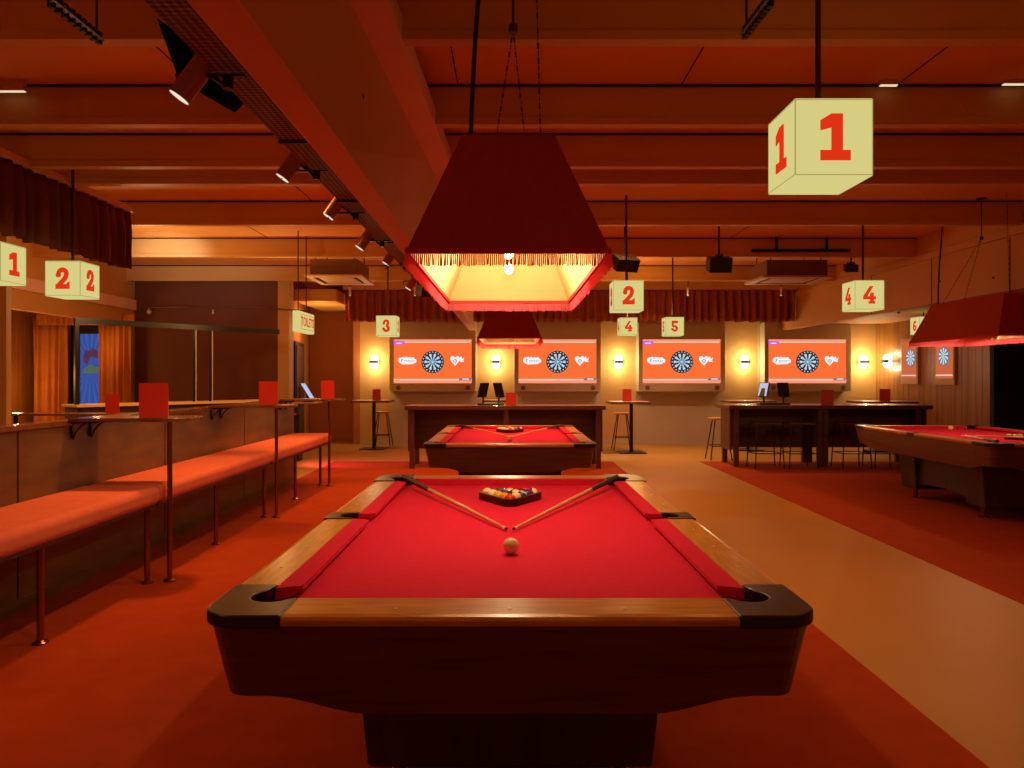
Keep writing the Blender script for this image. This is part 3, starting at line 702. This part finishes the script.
# ruffled pelmet above curtains
tag(curtain('pelmet', (36 - PX) * 13.0 / F, (134 - PX) * 13.0 / F, 13.0, 2.33, 2.52, 'curtain', .03, .09, seed=5), 'ruffled orange pelmet above the two lounge curtains', 'pelmet')
# blue artwork between curtains
m = bpy.data.materials.new('blue_ray_screen'); m.use_nodes = True; nt = m.node_tree; nt.nodes.remove(nt.nodes['Principled BSDF'])
em = nt.nodes.new('ShaderNodeEmission'); tc = nt.nodes.new('ShaderNodeTexCoord'); sp = nt.nodes.new('ShaderNodeSeparateXYZ'); at = nt.nodes.new('ShaderNodeMath'); at.operation = 'ARCTAN2'
mu = nt.nodes.new('ShaderNodeMath'); mu.operation = 'MULTIPLY'; mu.inputs[1].default_value = 34; sn = nt.nodes.new('ShaderNodeMath'); sn.operation = 'SINE'; rp = nt.nodes.new('ShaderNodeValToRGB')
nt.links.new(tc.outputs['Object'], sp.inputs[0]); nt.links.new(sp.outputs[0], at.inputs[0]); nt.links.new(sp.outputs[2], at.inputs[1]); nt.links.new(at.outputs[0], mu.inputs[0]); nt.links.new(mu.outputs[0], sn.inputs[0]); nt.links.new(sn.outputs[0], rp.inputs[0])
rp.color_ramp.elements[0].position = 0; rp.color_ramp.elements[0].color = (0.035, 0.070, 0.30, 1); rp.color_ramp.elements[1].color = (0.05, 0.10, 0.38, 1)
nt.links.new(rp.outputs[0], em.inputs[0]); nt.links.new(em.outputs[0], nt.nodes['Material Output'].inputs[0]); M['art'] = m
xa, xb = (79 - PX) * 13.3 / F, (100 - PX) * 13.3 / F
e = empty('lit_panel', ((xa + xb) / 2, 13.35, 1.62)); wa = (xb - xa) / 2
MB().box(-wa, wa, -.01, .03, -.75, .58).build('display', 'art', e)
fr = MB().box(-wa - .16, -wa, -.03, .05, -1.6, .75).box(wa, wa + .03, -.03, .05, -1.6, .75).box(-wa - .16, wa + .03, -.03, .05, .58, .75); fr.build('frame', 'black', e)
gm = mat('panel_motif', (0.04, 0.13, 0.10), .5, emit=(0.05, 0.14, 0.12), estr=.6); M['motif'] = gm
M['motif2'] = mat('panel_motif_dark', (0.06, 0.02, 0.06), .5, emit=(0.05, 0.02, 0.07), estr=.8)
mo = MB(); mm = Matrix.Translation((0, -.013, 0)) @ Matrix.Rotation(R(90), 4, 'X')
mo.prism([(-.13, -.12), (.14, -.12), (.14, -.02), (.08, .0), (.0, .05), (-.08, -.01), (-.13, -.03)], -.002, 0, mm); mo.build('motif', 'motif', e)
mo = MB(); mo.prism([(-.12, .08), (-.06, .03), (-.02, .15), (.02, .18), (.12, .14), (.14, .26), (.04, .33), (-.04, .28), (-.1, .3), (-.13, .18)], -.002, 0, mm); mo.build('motif', 'motif2', e)
tag(e, 'blue backlit panel with radiating rays in a black frame', 'panel')
# left valance hanging over the lane
M['valshaded'] = mat('shaded_maroon_velvet', (0.15, 0.035, 0.018), 0.85, kind='noise', c2=(0.19, 0.045, 0.02), scale=3)  # copy of the maroon velvet with the left side's shade put into its colour
e = curtain('valance', 4.2, 7.72, -3.93, 2.54, 3.12, 'valshaded', .07, .15, axis='y', seed=12, wob=.01); tag(e, 'maroon gathered valance hanging in shade at the upper left', 'valance', 'maroon valances')
struct(MB().box(-4.02, -3.86, 4.1, 7.75, 3.115, 3.17).build('trim_8', 'joist'))
# back valance
e = curtain('valance', -3.28, 5.68, 15.0, 2.54, 3.19, 'valance', .075, .15, seed=21, wob=.008); tag(e, 'long dark red gathered valance above the dart screens', 'valance', 'maroon valances')
struct(MB().box(-3.3, 5.69, 14.9, 15.15, 3.17, CZ).build('trim_9', 'joist'))

# ================================================================== DART SCREENS
def make_screen():
    e = empty('dart_screen')      # origin at the bull, y = 0 on the screen plane
    hw, z0, z1 = .818, -.448, .472
    # housing: deep box with raised frame round the picture
    hb = MB()
    hb.box(-.905, .905, .012, .30, -.62, .83)
    hb.box(-.905, -hw - .004, -.03, .012, -.62, .83).box(hw + .004, .905, -.03, .012, -.62, .83)
    hb.box(-hw - .004, hw + .004, -.03, .012, z1 + .004, .83).box(-hw - .004, hw + .004, -.03, .012, -.62, z0 - .004)
    hb.build('housing', 'greige', e)
    up = Matrix.Rotation(R(90), 4, 'X')
    MB().box(-hw, hw, .0, .011, z0, z1).build('display', 'screen', e)
    def layer(mb, name, m, dpt): mb.v = [Matrix.Translation((0, -dpt, 0)) @ up @ p for p in mb.v]; return mb.build(name, m, e)
    layer(MB().prism([(-hw, .435), (hw, .435), (hw, .472), (-hw, .472)], 0, .002).prism([(-hw, -.448), (hw, -.448), (hw, -.385), (-hw, -.385)], 0, .002), 'pink_band', 'scrpink', .001)
    layer(MB().prism([(-hw, .405), (hw - .02, .405), (hw - .02, .425), (-hw, .425)], 0, .002).prism([(-hw, -.385), (hw, -.385), (hw, -.36), (-hw, -.36)], 0, .002), 'white_line', 'scrwhite', .002)
    layer(MB().prism([(-hw, .355), (-hw + .2, .36), (-hw + .24, .40), (-hw + .22, .43), (-hw, .445)], 0, .002), 'name_tag', 'scrpurple', .004)
    layer(MB().prism([(-hw + .05, .385), (-hw + .17, .385), (-hw + .17, .40), (-hw + .05, .40)], 0, .002), 'tag_text', 'scrwhite2', .007)
    layer(MB().prism([(.55, -.385), (hw - .02, -.385), (hw, -.36), (hw - .02, -.335), (.60, -.335), (.55, -.355)], 0, .002), 'score_tag', 'scrgrey', .004)
    layer(MB().prism([(.62, -.37), (.76, -.37), (.76, -.35), (.62, -.35)], 0, .002), 'tag_text', 'scrwhite2', .007)
    # word mark on a white cloud, illegible squiggles
    cl = MB()
    for x, y, r in ((-.68, .03, .045), (-.62, .035, .05), (-.55, .03, .055), (-.48, .032, .05), (-.42, .03, .05), (-.37, .02, .03)): adisc(cl, (x, y), r, 0, .002, 14)
    cl.prism([(-.70, .0), (-.64, -.035), (-.42, -.03), (-.36, .0), (-.37, .05), (-.42, .07), (-.68, .075)], 0, .0025)
    cl.v = [Vector((p.x, (p.y - .02) * 1.35 + .02, p.z)) for p in cl.v]
    layer(cl, 'word_mark', 'scrwhite2', .002)
    sq = MB(); stroke(sq, [(-.66, -.005), (-.655, .05), (-.62, .055)], .012, 0, .001); stroke(sq, [(-.655, .025), (-.63, .025)], .01, 0, .001)
    for k in range(6): x = -.60 + k * .036; stroke(sq, [(x, .005), (x + .008, .035), (x + .018, .03), (x + .02, .005)], .007, 0, .001)
    layer(sq, 'word_strokes', 'scrgrey', .006)
    ht = MB()
    hp = []
    for k in range(24):
        t = 2 * math.pi * k / 24; hp.append((.47 + .0066 * 16 * math.sin(t) ** 3, .035 + .0075 * (13 * math.cos(t) - 5 * math.cos(2 * t) - 2 * math.cos(3 * t) - math.cos(4 * t))))
    ht.prism(hp, 0, .002); ht.prism([(.55, .07), (.60, .12), (.62, .06), (.66, .10), (.64, .02), (.66, -.0), (.58, .0)], 0, .002)
    layer(ht, 'heart_logo', 'scrwhite2', .002)
    rg = MB(); rg.ring(arc(.47, .02, .04, 0, 345, 23), arc(.47, .02, .028, 0, 345, 23), 0, .001); adisc(rg, (.47, .02), .012, 0, .001); layer(rg, 'heart_ring', 'scrgrey', .006)
    # dartboard: dark rim, twenty wedges, rings
    bd = MB(); bd.prism(arc(0, 0, .235, 0, 354, 59), 0, .03); b0 = layer(bd, 'dartboard', 'scrdark', 0)
    def wedges(sel, r0, r1, name, m, dp):
        mb = MB()
        for k in sel:
            a0, a1 = k * 18 - 9, k * 18 + 9
            mb.prism(arc(0, 0, r1, a0, a1, 3) + list(reversed(arc(0, 0, r0, a0, a1, 3))), 0, .001)
        mb.v = [Matrix.Translation((0, -dp, 0)) @ up @ p for p in mb.v]; mb.build(name, m, b0)
    wedges(range(0, 20, 2), .02, .17, 'light_wedges', 'scrpale', .031); wedges(range(1, 20, 2), .02, .17, 'dark_wedges', 'scrdark', .031)
    wedges(range(0, 20, 2), .095, .11, 'triple_ring', 'scrblue', .0325); wedges(range(0, 20), .02, .06, 'inner_wedges', 'scrblue', .0322)
    nm = MB()
    for k in range(20):
        a_ = R(k * 18); adisc(nm, (.205 * math.cos(a_), .205 * math.sin(a_)), .013, 0, .001, 6)
    nm.v = [Matrix.Translation((0, -.031, 0)) @ up @ p for p in nm.v]; nm.build('number_ring', 'scrpale', b0)
    bb = MB(); adisc(bb, (0, 0), .02, 0, .001, 12); bb.v = [Matrix.Translation((0, -.033, 0)) @ up @ p for p in bb.v]; bb.build('bull', 'scrpale', b0)
    for x in (-.72, .74): MB().tube((x, -.032, -.545), (x, -.03, -.545), .05, n=14).build('speaker_hole', 'acdark', e)
    return e
SZ = H + (PY - 361.9) * 15.87 / F
s0 = make_screen(); nm = ['leftmost', 'second from the left', 'third from the left', 'rightmost']
for i, x in enumerate(SX):
    o = s0 if i == 0 else dup(s0, None)
    o.location = (x, 15.87, SZ)
    tag(o, '%s of the four orange dart screens on the back wall' % nm[i], 'dart screen', 'orange dart screens')
for i, x in enumerate(SX): light('AREA', (x, 15.7, SZ), 2.2, (1.0, 0.3, 0.1), 1.5, rot=(R(90), 0, 0), size_y=.8, name='screen_spill').visible_camera = True
for l_ in [o for o in bpy.data.objects if o.name.startswith('screen_spill')]: bpy.data.objects.remove(l_)

# narrow side-wall dart boards
def poster(y0, y1, yc, label):
    e = empty('side_screen', (RW, (y0 + y1) / 2, 1.77)); hw = (y1 - y0) / 2
    MB().box(-.045, -.001, -hw, hw, -.47, .42).build('case', 'ac', e)
    MB().box(-.050, -.044, -hw + .05, hw - .05, -.36, .37).build('display', flat('side_orange', (.75, .16, .06), .8) if 'so' not in M else M['so'], e)
    MB().box(-.052, -.049, -hw + .05, hw - .05, -.31, -.29).build('white_line', 'scrwhite', e)
    mb = MB(); mr = Matrix.Translation((-.055, yc, .04)) @ Matrix.Rotation(R(-90), 4, 'Y')
    mb.prism(arc(0, 0, .175, 0, 350, 35), -.004, .004, mr); b0 = mb.build('dartboard', 'scrgrey', e)
    w_ = MB()
    for k in range(0, 20, 2): w_.prism([(0.02, 0)] + arc(0, 0, .15, k * 18 - 9, k * 18 + 9, 3), .0045, .006, mr @ Matrix.Rotation(0, 4, 'Z'))
    w_.build('light_wedges', 'scrpale', b0)
    tag(e, label, 'dart screen', 'narrow side wall screens')
poster(14.46, 15.08, -.08, 'narrow orange dart screen on the plank wall, farther of the two')
poster(13.26, 13.88, 0, 'narrow orange dart screen on the plank wall, nearer of the two')

# ================================================================== SCONCES
def sconce(x, y, z, rz, label):
    e = empty('wall_sconce', (x, y, z), rz)
    MB().box(-.05, .05, -.07, -.001, -.016, .016).build('bracket', 'black', e)
    for s in (1, -1):
        MB().lathe([(.001, s * .14), (.05, s * .13), (.085, s * .08), (.085, s * .018), (.001, s * .018)], (0, -.07, 0), 16).build('glow_glass', 'sconce', e, smooth=True)
    MB().box(-.08, .08, -.175, -.07, -.03, .03).build('front_bar', 'black', e)
    tag(e, label, 'sconce', 'wall sconces'); return e
sl = ['wall sconce at the left end, left of the leftmost dart screen', 'wall sconce between the first and second dart screens', 'wall sconce between the second and third dart screens', 'wall sconce between the third and rightmost dart screens', 'wall sconce right of the rightmost dart screen']
for px, lb in zip((375, 496, 618, 743.5, 862), sl):
    x = (px - PX) * BW / F; z = H + (PY - 362) * BW / F
    sconce(x, BW, z, 0, lb)
    for dz in (.14, -.14): light('POINT', (x, BW - .22, z + dz), 9, (1.0, .78, .42), .04, name='sconce_light')
sconce(RW, 15.55, H + (PY - 361) * 15.5 / F, R(-90), 'wall sconce on the plank wall near the corner')
for dz in (.14, -.14): light('POINT', (RW - .16, 15.55, 1.77 + dz), 4, (1.0, .66, .26), .05, name='sconce_light')

# ================================================================== BAR TABLES, HIGH TABLES, STOOLS
def bar_table(x0, x1, y0, y1, top, label, legs, mid=False):
    e = empty('bar_table', ((x0 + x1) / 2, (y0 + y1) / 2, 0)); w_ = (x1 - x0) / 2; d_ = (y1 - y0) / 2
    MB().box(-w_, w_, -d_, d_, top - .06, top).build('table_top', 'bar', e, bevel=.005)
    MB().box(-w_ + .01, w_ - .01, -d_ + .005, d_ - .005, top, top + .002).build('top_surface', 'bartop', e)
    for x in legs:
        for y in (-d_ + .08, d_ - .08):
            MB().box(x - (x0 + x1) / 2 - .038, x - (x0 + x1) / 2 + .038, y - .038, y + .038, 0.006, top - .06).build('leg', 'bar', e, bevel=.004)
    MB().box(-w_ + .06, w_ - .06, d_ - .22, d_ - .17, .27, top - .06).build('modesty_panel', 'bar', e)
    for s in (-1, 1): MB().box(s * (w_ - .06) - .02, s * (w_ - .06) + .02, -d_ + .12, d_ - .17, .27, top - .06).build('side_panel', 'bar', e)
    tag(e, label, 'bar table', 'dark red bar tables')
bar_table(-1.64, 1.49, 11.72, 12.52, .985, 'long dark red bar table behind the middle pool table', (-1.53, -.06, 1.38))
bar_table(3.47, 6.70, 11.95, 12.75, .985, 'long dark red bar table on the right with stools under it', (3.60, 4.93, 5.02, 6.5))
menu((511 - PX) * 12.1 / F, 12.05, .988, 'red standing menu beside the tablets on the centre bar table', .17, .2)
menu((826 - PX) * 12.3 / F, 12.25, .988, 'red standing menu on the right bar table', .19, .24)

def small_table(x0, x1, y, label, pole=True, dpt=.7, px=None):
    e = empty('high_table', ((x0 + x1) / 2, y, 0)); w_ = (x1 - x0) / 2
    MB().box(-w_, w_, -dpt / 2, dpt / 2, .935, .975).build('table_top', 'ledge', e, bevel=.004)
    MB().box(-w_ + .01, w_ - .01, -dpt / 2 + .01, dpt / 2 - .01, .975, .977).build('top_surface', 'tabletop', e)
    ps = [0] if px is None else px
    for q_ in ps:
        MB().tube((q_, 0, .01), (q_, 0, .935), .035, n=12).build('pole', 'blackm', e)
        MB().box(q_ - .25, q_ + .25, -.25, .25, 0, .018).build('base_plate', 'blackm', e, bevel=.004)
    tag(e, label, 'high table', 'small high tables at the back wall')
small_table(-3.12, -2.36, 15.1, 'small high table under the leftmost sconce', px=[.02])
small_table(1.87, 2.62, 14.35, 'small high table right of the centre bar table, red menu on it', px=[.06])
small_table(-.55, .10, 15.4, 'small high table under the second sconce behind the tablets', px=[0])
small_table(4.25, 5.15, 14.9, 'small high table behind the right bar table, left end', px=[0])
small_table(6.65, 7.72, 14.6, 'small high table by the plank wall behind the right bar table', px=[0])
menu((377 - PX) * 15.1 / F, 15.05, .978, 'red standing menu on the leftmost small high table', .16, .22)
menu((627 - PX) * 14.3 / F, 14.3, .978, 'red standing menu on the high table right of centre', .17, .23)
menu((885 - PX) * 14.5 / F, 14.5, .978, 'red standing menu on the high table by the plank wall', .19, .23)

def make_stool():
    e = empty('bar_stool')
    MB().lathe([(.001, .70), (.16, .70), (.175, .71), (.175, .725), (.16, .735), (.001, .728)], n=22).build('seat', 'seatwood', e, smooth=True)
    for k in range(4):
        a_ = R(45 + 90 * k); c, s_ = math.cos(a_), math.sin(a_)
        MB().tube((.12 * c, .12 * s_, .70), (.26 * c, .26 * s_, 0.006), .010, n=8).build('leg', 'blackm', e)
    rg = MB()
    for k in range(4):
        a0, a1 = R(45 + 90 * k), R(135 + 90 * k); rg.tube((.21 * math.cos(a0), .21 * math.sin(a0), .25), (.21 * math.cos(a1), .21 * math.sin(a1), .25), .008, n=6)
    rg.build('footrest', 'blackm', e)
    return e
def make_frame_stool():
    e = empty('bar_stool')
    MB().box(-.20, .20, -.19, .19, .69, .72).build('seat', 'bar', e, bevel=.01)
    for sx in (-1, 1):
        for sy in (-1, 1): MB().tube((sx * .19, sy * .18, .69), (sx * .225, sy * .215, 0.006), .010, n=8).build('leg', 'blackm', e)
    q = .212; MB().path([(-q, -q + .01, .24), (q, -q + .01, .24), (q, q - .01, .24), (-q, q - .01, .24), (-q, -q + .01, .24)], .008, 6).build('footrest', 'blackm', e)
    return e
st = [(4.04, 11.95, 'first stool from the left tucked under the right bar table'), (4.57, 11.95, 'second stool from the left tucked under the right bar table'),
      (5.40, 11.95, 'third stool from the left tucked under the right bar table'), (5.90, 11.95, 'fourth stool from the left tucked under the right bar table'),
      (3.62, 13.10, 'stool peeking out behind the left end of the right bar table'),
      (-2.62, 15.55, 'stool behind the leftmost small high table'), (2.22, 14.95, 'orange seated stool behind the high table right of centre')]
s0_ = None
for x, y, lb in st:
    if y == 11.95:
        fs0 = globals().get('fs0') or None
        if fs0 is None: fs0 = make_frame_stool(); o = fs0
        else: o = dup(fs0, None)
    elif s0_ is None: s0_ = make_stool(); o = s0_
    else: o = dup(s0_, None)
    o.location = (x, y, 0.0); tag(o, lb, 'stool', 'bar stools with black legs')

# tablets
def tablet_pair(x, y, z, label, dx, aim):
    e = empty('tablet_stand', (x, y, z))
    MB().box(-dx - .09, dx + .09, -.07, .07, 0, .03).build('base', 'black', e, bevel=.004)
    for s, tl in ((-1, -1), (1, 1)):
        po = MB().tube((s * dx, 0, .03), (s * dx, 0, .17), .016).build('post', 'black', e)
        mm = Matrix.Translation((s * dx, 0, .24)) @ Matrix.Rotation(R(s * aim[0 if s < 0 else 1]), 4, 'Z') @ Matrix.Rotation(R(s * -17), 4, 'Y')
        MB().prism([(-.012, -.12), (.012, -.12), (.012, .12), (-.012, .12)], -.09, .09, mm @ Matrix.Rotation(R(90), 4, 'X')).frustum((-.03, .03, -.05, .05), (-.01, .01, -.03, .03), -.12, .06, mm).build('tablet', 'black', e, bevel=.004)
        MB().box(s * .0125, s * .014, -.08, .08, -.11, .11, mm).build('tablet_screen', 'tablet', e)
    tag(e, label, 'tablet stand', 'double tablet stands')
tablet_pair((491 - PX) * 12.1 / F, 12.12, .988, 'double black tablet stand on the centre bar table', .125, (48, 48))
tablet_pair((773.5 - PX) * 12.3 / F, 12.3, .988, 'double black tablet stand on the right bar table, left one lit', .16, (-35, 50))
# host desk in the corridor with slanted monitor
e = empty('host_desk', (-3.70, 13.0, 0))
MB().box(-.35, .42, -.2, .2, .98, 1.01).build('desk_top', 'tabletop', e, bevel=.004)
MB().box(-.32, .10, -.18, .18, .82, .98).build('drawer_box', 'black', e)
MB().box(-.30, .06, -.185, .16, .79, .82).build('pink_light_strip', mat('pink_light_paint', (.7, .04, .06), .5), e)  # pinkish light at the desk, painted as a coloured strip
MB().box(-.02, .10, -.1, .1, 0, .80).build('pedestal', 'black', e)
MB().box(-.35, .02, -.15, .15, 0, .79).build('cabinet', 'pedestal', e)
tag(e, 'dark host desk at the end of the partition near the corridor door', 'desk')
e = empty('desk_monitor', (-3.47, 12.98, 1.01))
mm = Matrix.Translation((0, 0, .17)) @ Matrix.Rotation(R(-32), 4, 'Y')
MB().box(-.02, -.005, -.12, .12, -.15, .17, mm).build('back_cover', 'black', e); MB().box(-.004, .006, -.12, .12, -.15, .17, mm).build('display', 'tablet', e)
MB().box(-.08, .1, -.1, .1, .001, .02).tube((-.02, 0, .02), (-.02, 0, .14), .015).build('monitor_foot', 'black', e)
tag(e, 'slanted bright monitor on the host desk', 'monitor')

# ================================================================== CEILING EQUIPMENT
e = MB().box(-1.16, -1.03, 1.2, 9.5, 2.62, 2.625).box(-1.163, -1.158, 1.2, 9.5, 2.62, 2.67).box(-1.032, -1.027, 1.2, 9.5, 2.62, 2.67).build('cable_tray', 'tray')
ct = tag(e, 'long perforated steel cable tray beside the main ceiling beam', 'cable tray')
hg = MB()
for y in (2.0, 3.82, 5.1, 6.65, 8.42): hg.tube((-1.15, y, 2.62), (-1.15, y, 3.13), .006, n=6).tube((-1.04, y, 2.62), (-1.04, y, 3.13), .006, n=6).box(-1.17, -1.02, y - .01, y + .01, 2.605, 2.62)
hg.build('hanger', 'blackm', e)
def spot(px, py, z, label, power, aim, n_):
    c = P(px, py, z); top = Vector((-1.1025, z, 2.594))
    e = empty('track_spotlight', top)
    d_ = Vector((-.52, -.10, -.80)).normalized(); l = c - top
    MB().tube((0, 0, -.045), (0, 0, 0), .022).box(-.20, .07, -.014, .014, -.0, .010).box(-.20, -.19, -.006, .006, -.04, .0).path([(0, 0, -.04), (l.x * .5 + .02, 0, l.z * .45), tuple(l + Vector((.0, 0, .04)))], .009).build('yoke', 'blackm', e)
    MB().tube(l - d_ * .085, l + d_ * .085, .045, n=18).build('lamp_body', 'spot', e, smooth=False)
    MB().tube(l + d_ * .080, l + d_ * .087, .040, n=18).build('lens', 'lens', e)
    tag(e, label, 'spotlight', 'spotlights under the cable tray')
    light('SPOT', c + d_ * .11, power, (1.0, .42, .16), .04, aim=aim, spot=75, blend=.8, name='track_spot_light')
sp_l = [(192, 80, 2.95), (291, 166, 4.3), (335, 207, 5.4), (365, 240, 6.5), (390, 257, 7.9), (412, 283, 9.2)]
lb = ['nearest', 'second nearest', 'third nearest', 'fourth nearest', 'fifth nearest', 'farthest']
for (a_, b_, c_), n_ in zip(sp_l, lb):
    spot(a_, b_, c_, '%s spotlight hanging under the cable tray left of the main beam' % n_, 45, (-3.2, c_ + .6, .4), n_)
# black speakers
def speaker_poly(pts, dpt, label):
    f = [Vector(p) for p in pts]; g = [p + Vector((0, dpt, .02)) for p in f]
    o = MB().add(f + g, [(0, 1, 2, 3), (4, 5, 6, 7), (0, 1, 5, 4), (1, 2, 6, 5), (2, 3, 7, 6), (3, 0, 4, 7)]).build('loudspeaker', 'felt', bevel=.006)
    return tag(o, label, 'speaker', 'black ceiling loudspeakers')
o = speaker_poly([P(156, 17, 3.3), P(238, 96, 3.45), P(226, 108, 3.4), P(178, 79, 3.3)], .12, 'black angular loudspeaker behind the nearest spotlight')
MB().tube(P(196, 60, 3.42), P(196, 60, 3.42) + Vector((0, 0, CZ - .001 - P(196, 60, 3.42).z)), .012).build('bracket', 'blackm', o)
def speaker_box(px, py, z, w_, h, rot, label):
    c = P(px, py, z); e = empty('loudspeaker', c)
    mm = Matrix.Rotation(rot[2], 4, 'Z') @ Matrix.Rotation(rot[0], 4, 'X')
    MB().box(-w_ / 2, w_ / 2, -.1, .1, -h / 2, h / 2, mm).build('cabinet', 'black', e, bevel=.006)
    MB().tube((0, 0, h / 2 - .03), (0, 0, CZ - c.z - .001), .012).box(-.04, .04, -.04, .04, h / 2 - .02, h / 2 + .03).build('bracket', 'blackm', e)
    tag(e, label, 'speaker', 'black ceiling loudspeakers')
speaker_box(625, 263, 9.2, .29, .16, (R(30), 0, R(20)), 'black loudspeaker just above the centre number 2 cube')
speaker_box(719, 264.5, 9.2, .27, .18, (R(15), 0, 0), 'black loudspeaker right of the centre number 2 cube')
speaker_box(851, 268, 10.9, .17, .1, (R(15), 0, R(-15)), 'small black loudspeaker beside the right air conditioner')
speaker_box(424, 289, 9.6, .14, .16, (R(20), 0, R(30)), 'small black loudspeaker close to the big shade fringe')

def cassette(x0, x1, y0, y1, z, label):
    e = empty('air_conditioner', ((x0 + x1) / 2, (y0 + y1) / 2, z)); w_ = (x1 - x0) / 2; d_ = (y1 - y0) / 2
    MB().box(-w_ * .85, w_ * .85, -d_ * .85, d_ * .85, .03, .27).build('casing', 'acdark', e, bevel=.01)
    MB().ring([(-w_, -d_), (w_, -d_), (w_, d_), (-w_, d_)], [(-w_ * .78, -d_ * .78), (w_ * .78, -d_ * .78), (w_ * .78, d_ * .78), (-w_ * .78, d_ * .78)], 0, .03).build('panel_frame', 'ac', e, bevel=.003)
    MB().box(-w_ * .62, w_ * .62, -d_ * .62, d_ * .62, .004, .02).build('grille', 'ac', e)
    MB().box(-w_ * .78, w_ * .78, -d_ * .78, d_ * .78, .021, .029).build('slot', 'dark', e)
    for sx in (-1, 1):
        for sy in (-1, 1): MB().tube((sx * w_ * .7, sy * d_ * .7, .27), (sx * w_ * .7, sy * d_ * .7, 3.39 - z - .002), .008, n=6).build('hanger', 'blackm', e)
    tag(e, label, 'air conditioner', 'ceiling cassette air conditioners')
cassette(3.72, 4.78, 11.1, 12.0, 2.90, 'ceiling cassette air conditioner above the right bar table')
o = MB().box(3.37, 4.74, 10.50, 10.54, 3.18, 3.215).box(3.7, 3.73, 10.51, 10.53, 3.215, CZ - .001).box(4.4, 4.43, 10.51, 10.53, 3.215, CZ - .001).build('support_rail', 'felt'); tag(o, 'black horizontal rail just above the right air conditioner', 'rail')
cassette(-3.04, -2.2, 11.15, 12.2, 2.92, 'ceiling cassette air conditioner at the back left')
# small white cans in front of the back valance
for i, (px, lb_) in enumerate(((350, 'left end'), (415, 'near the big shade'), (688, 'right of centre'), (781, 'right end'))):
    x = (px - PX) * 14.0 / F; e = empty('ceiling_can_light', (x, 14.0, 2.95))
    MB().tube((0, 0, 0), (0, 0, .15), .022, n=12).build('can', 'pale', e); MB().tube((0, 0, .15), (0, 0, .438), .008, n=6).build('stem', 'blackm', e)
    MB().tube((0, 0, -.004), (0, 0, .0), .018, n=12).build('lens', 'lens', e)
    tag(e, 'small white can light before the long valance, %s' % lb_, 'can light', 'small can lights before the valance')
c = P(898, 314, 12.0); e = empty('ceiling_can_light', c)
MB().tube((0, 0, 0), (.03, 0, .10), .024, n=12).build('can', 'pale', e); MB().tube((.03, 0, .1), (.03, 0, 2.56 - c.z - .001), .008, n=6).build('stem', 'blackm', e)
tag(e, 'small white can light under the lowered right ceiling', 'can light')
# battens between joists
for (px0, px1, py, z, lb_) in ((880, 897, 86, 5.0, 'near the largest number 1 cube'), (1003, 1030, 85, 5.0, 'at the right edge'), (-6, 25, 92, 5.0, 'at the left edge')):
    a_, b_ = P(px0, py, z), P(px1, py, z)
    e = empty('batten_light', (a_ + b_) / 2); w_ = (b_ - a_).length / 2
    MB().box(-w_, w_, -.012, .012, -.0, .006).build('diffuser', 'batten', e); MB().box(-w_, w_, -.016, .016, .006, CZ - e.location.z - .001).build('housing', 'joist', e)
    tag(e, 'short glowing ceiling batten %s' % lb_, 'light', 'ceiling battens')
# dark unistrut rails at the upper edge
def strut(p, q_, label):
    m_ = MB(); d_ = (Vector(q_) - Vector(p)); n_ = 9
    m_.tube(p, q_, .018, n=4)
    for k in range(n_): c = Vector(p).lerp(Vector(q_), (k + .5) / n_); m_.box(c.x - .012, c.x + .012, c.y - .012, c.y + .012, c.z - .03, c.z + .03)
    for t in (.1, .9): c = Vector(p).lerp(Vector(q_), t); m_.tube(c, (c.x, c.y, CZ - .001), .006, n=6)
    tag(m_.build('ceiling_rail', 'blackm'), label, 'rail', 'black slotted ceiling rails')
strut(P(48, -2, 3.0), P(101, 40, 3.75), 'black slotted rail at the upper left corner of the ceiling')
strut(P(772, -2, 3.1), P(744, 34, 3.6), 'short black slotted rail at the top, left of the largest cube')
# wall pipe with little fittings on dark red wall
e = MB().path([(-6.5, 13.36, 2.67), (-5.9, 13.36, 2.67), (-4.5, 13.36, 2.67), (-3.6, 13.36, 2.60)], .014).build('wall_pipe', 'ledge'); tag(e, 'thin brown pipe running along the dark red wall', 'pipe')
for px, py, s_ in ((149, 312, .04), (213, 313, .022)):
    c = P(px, py, 13.33); o = MB().sphere((0, 0, 0), s_, 12).tube((0, 0, 0), (0, .0, .06), .01).build('wall_sensor', 'pale'); o.location = c
    tag(o, 'small pale fitting under the wall pipe, %s' % ('larger one on the left' if px < 200 else 'smaller one on the right'), 'fitting', 'pipe fittings')
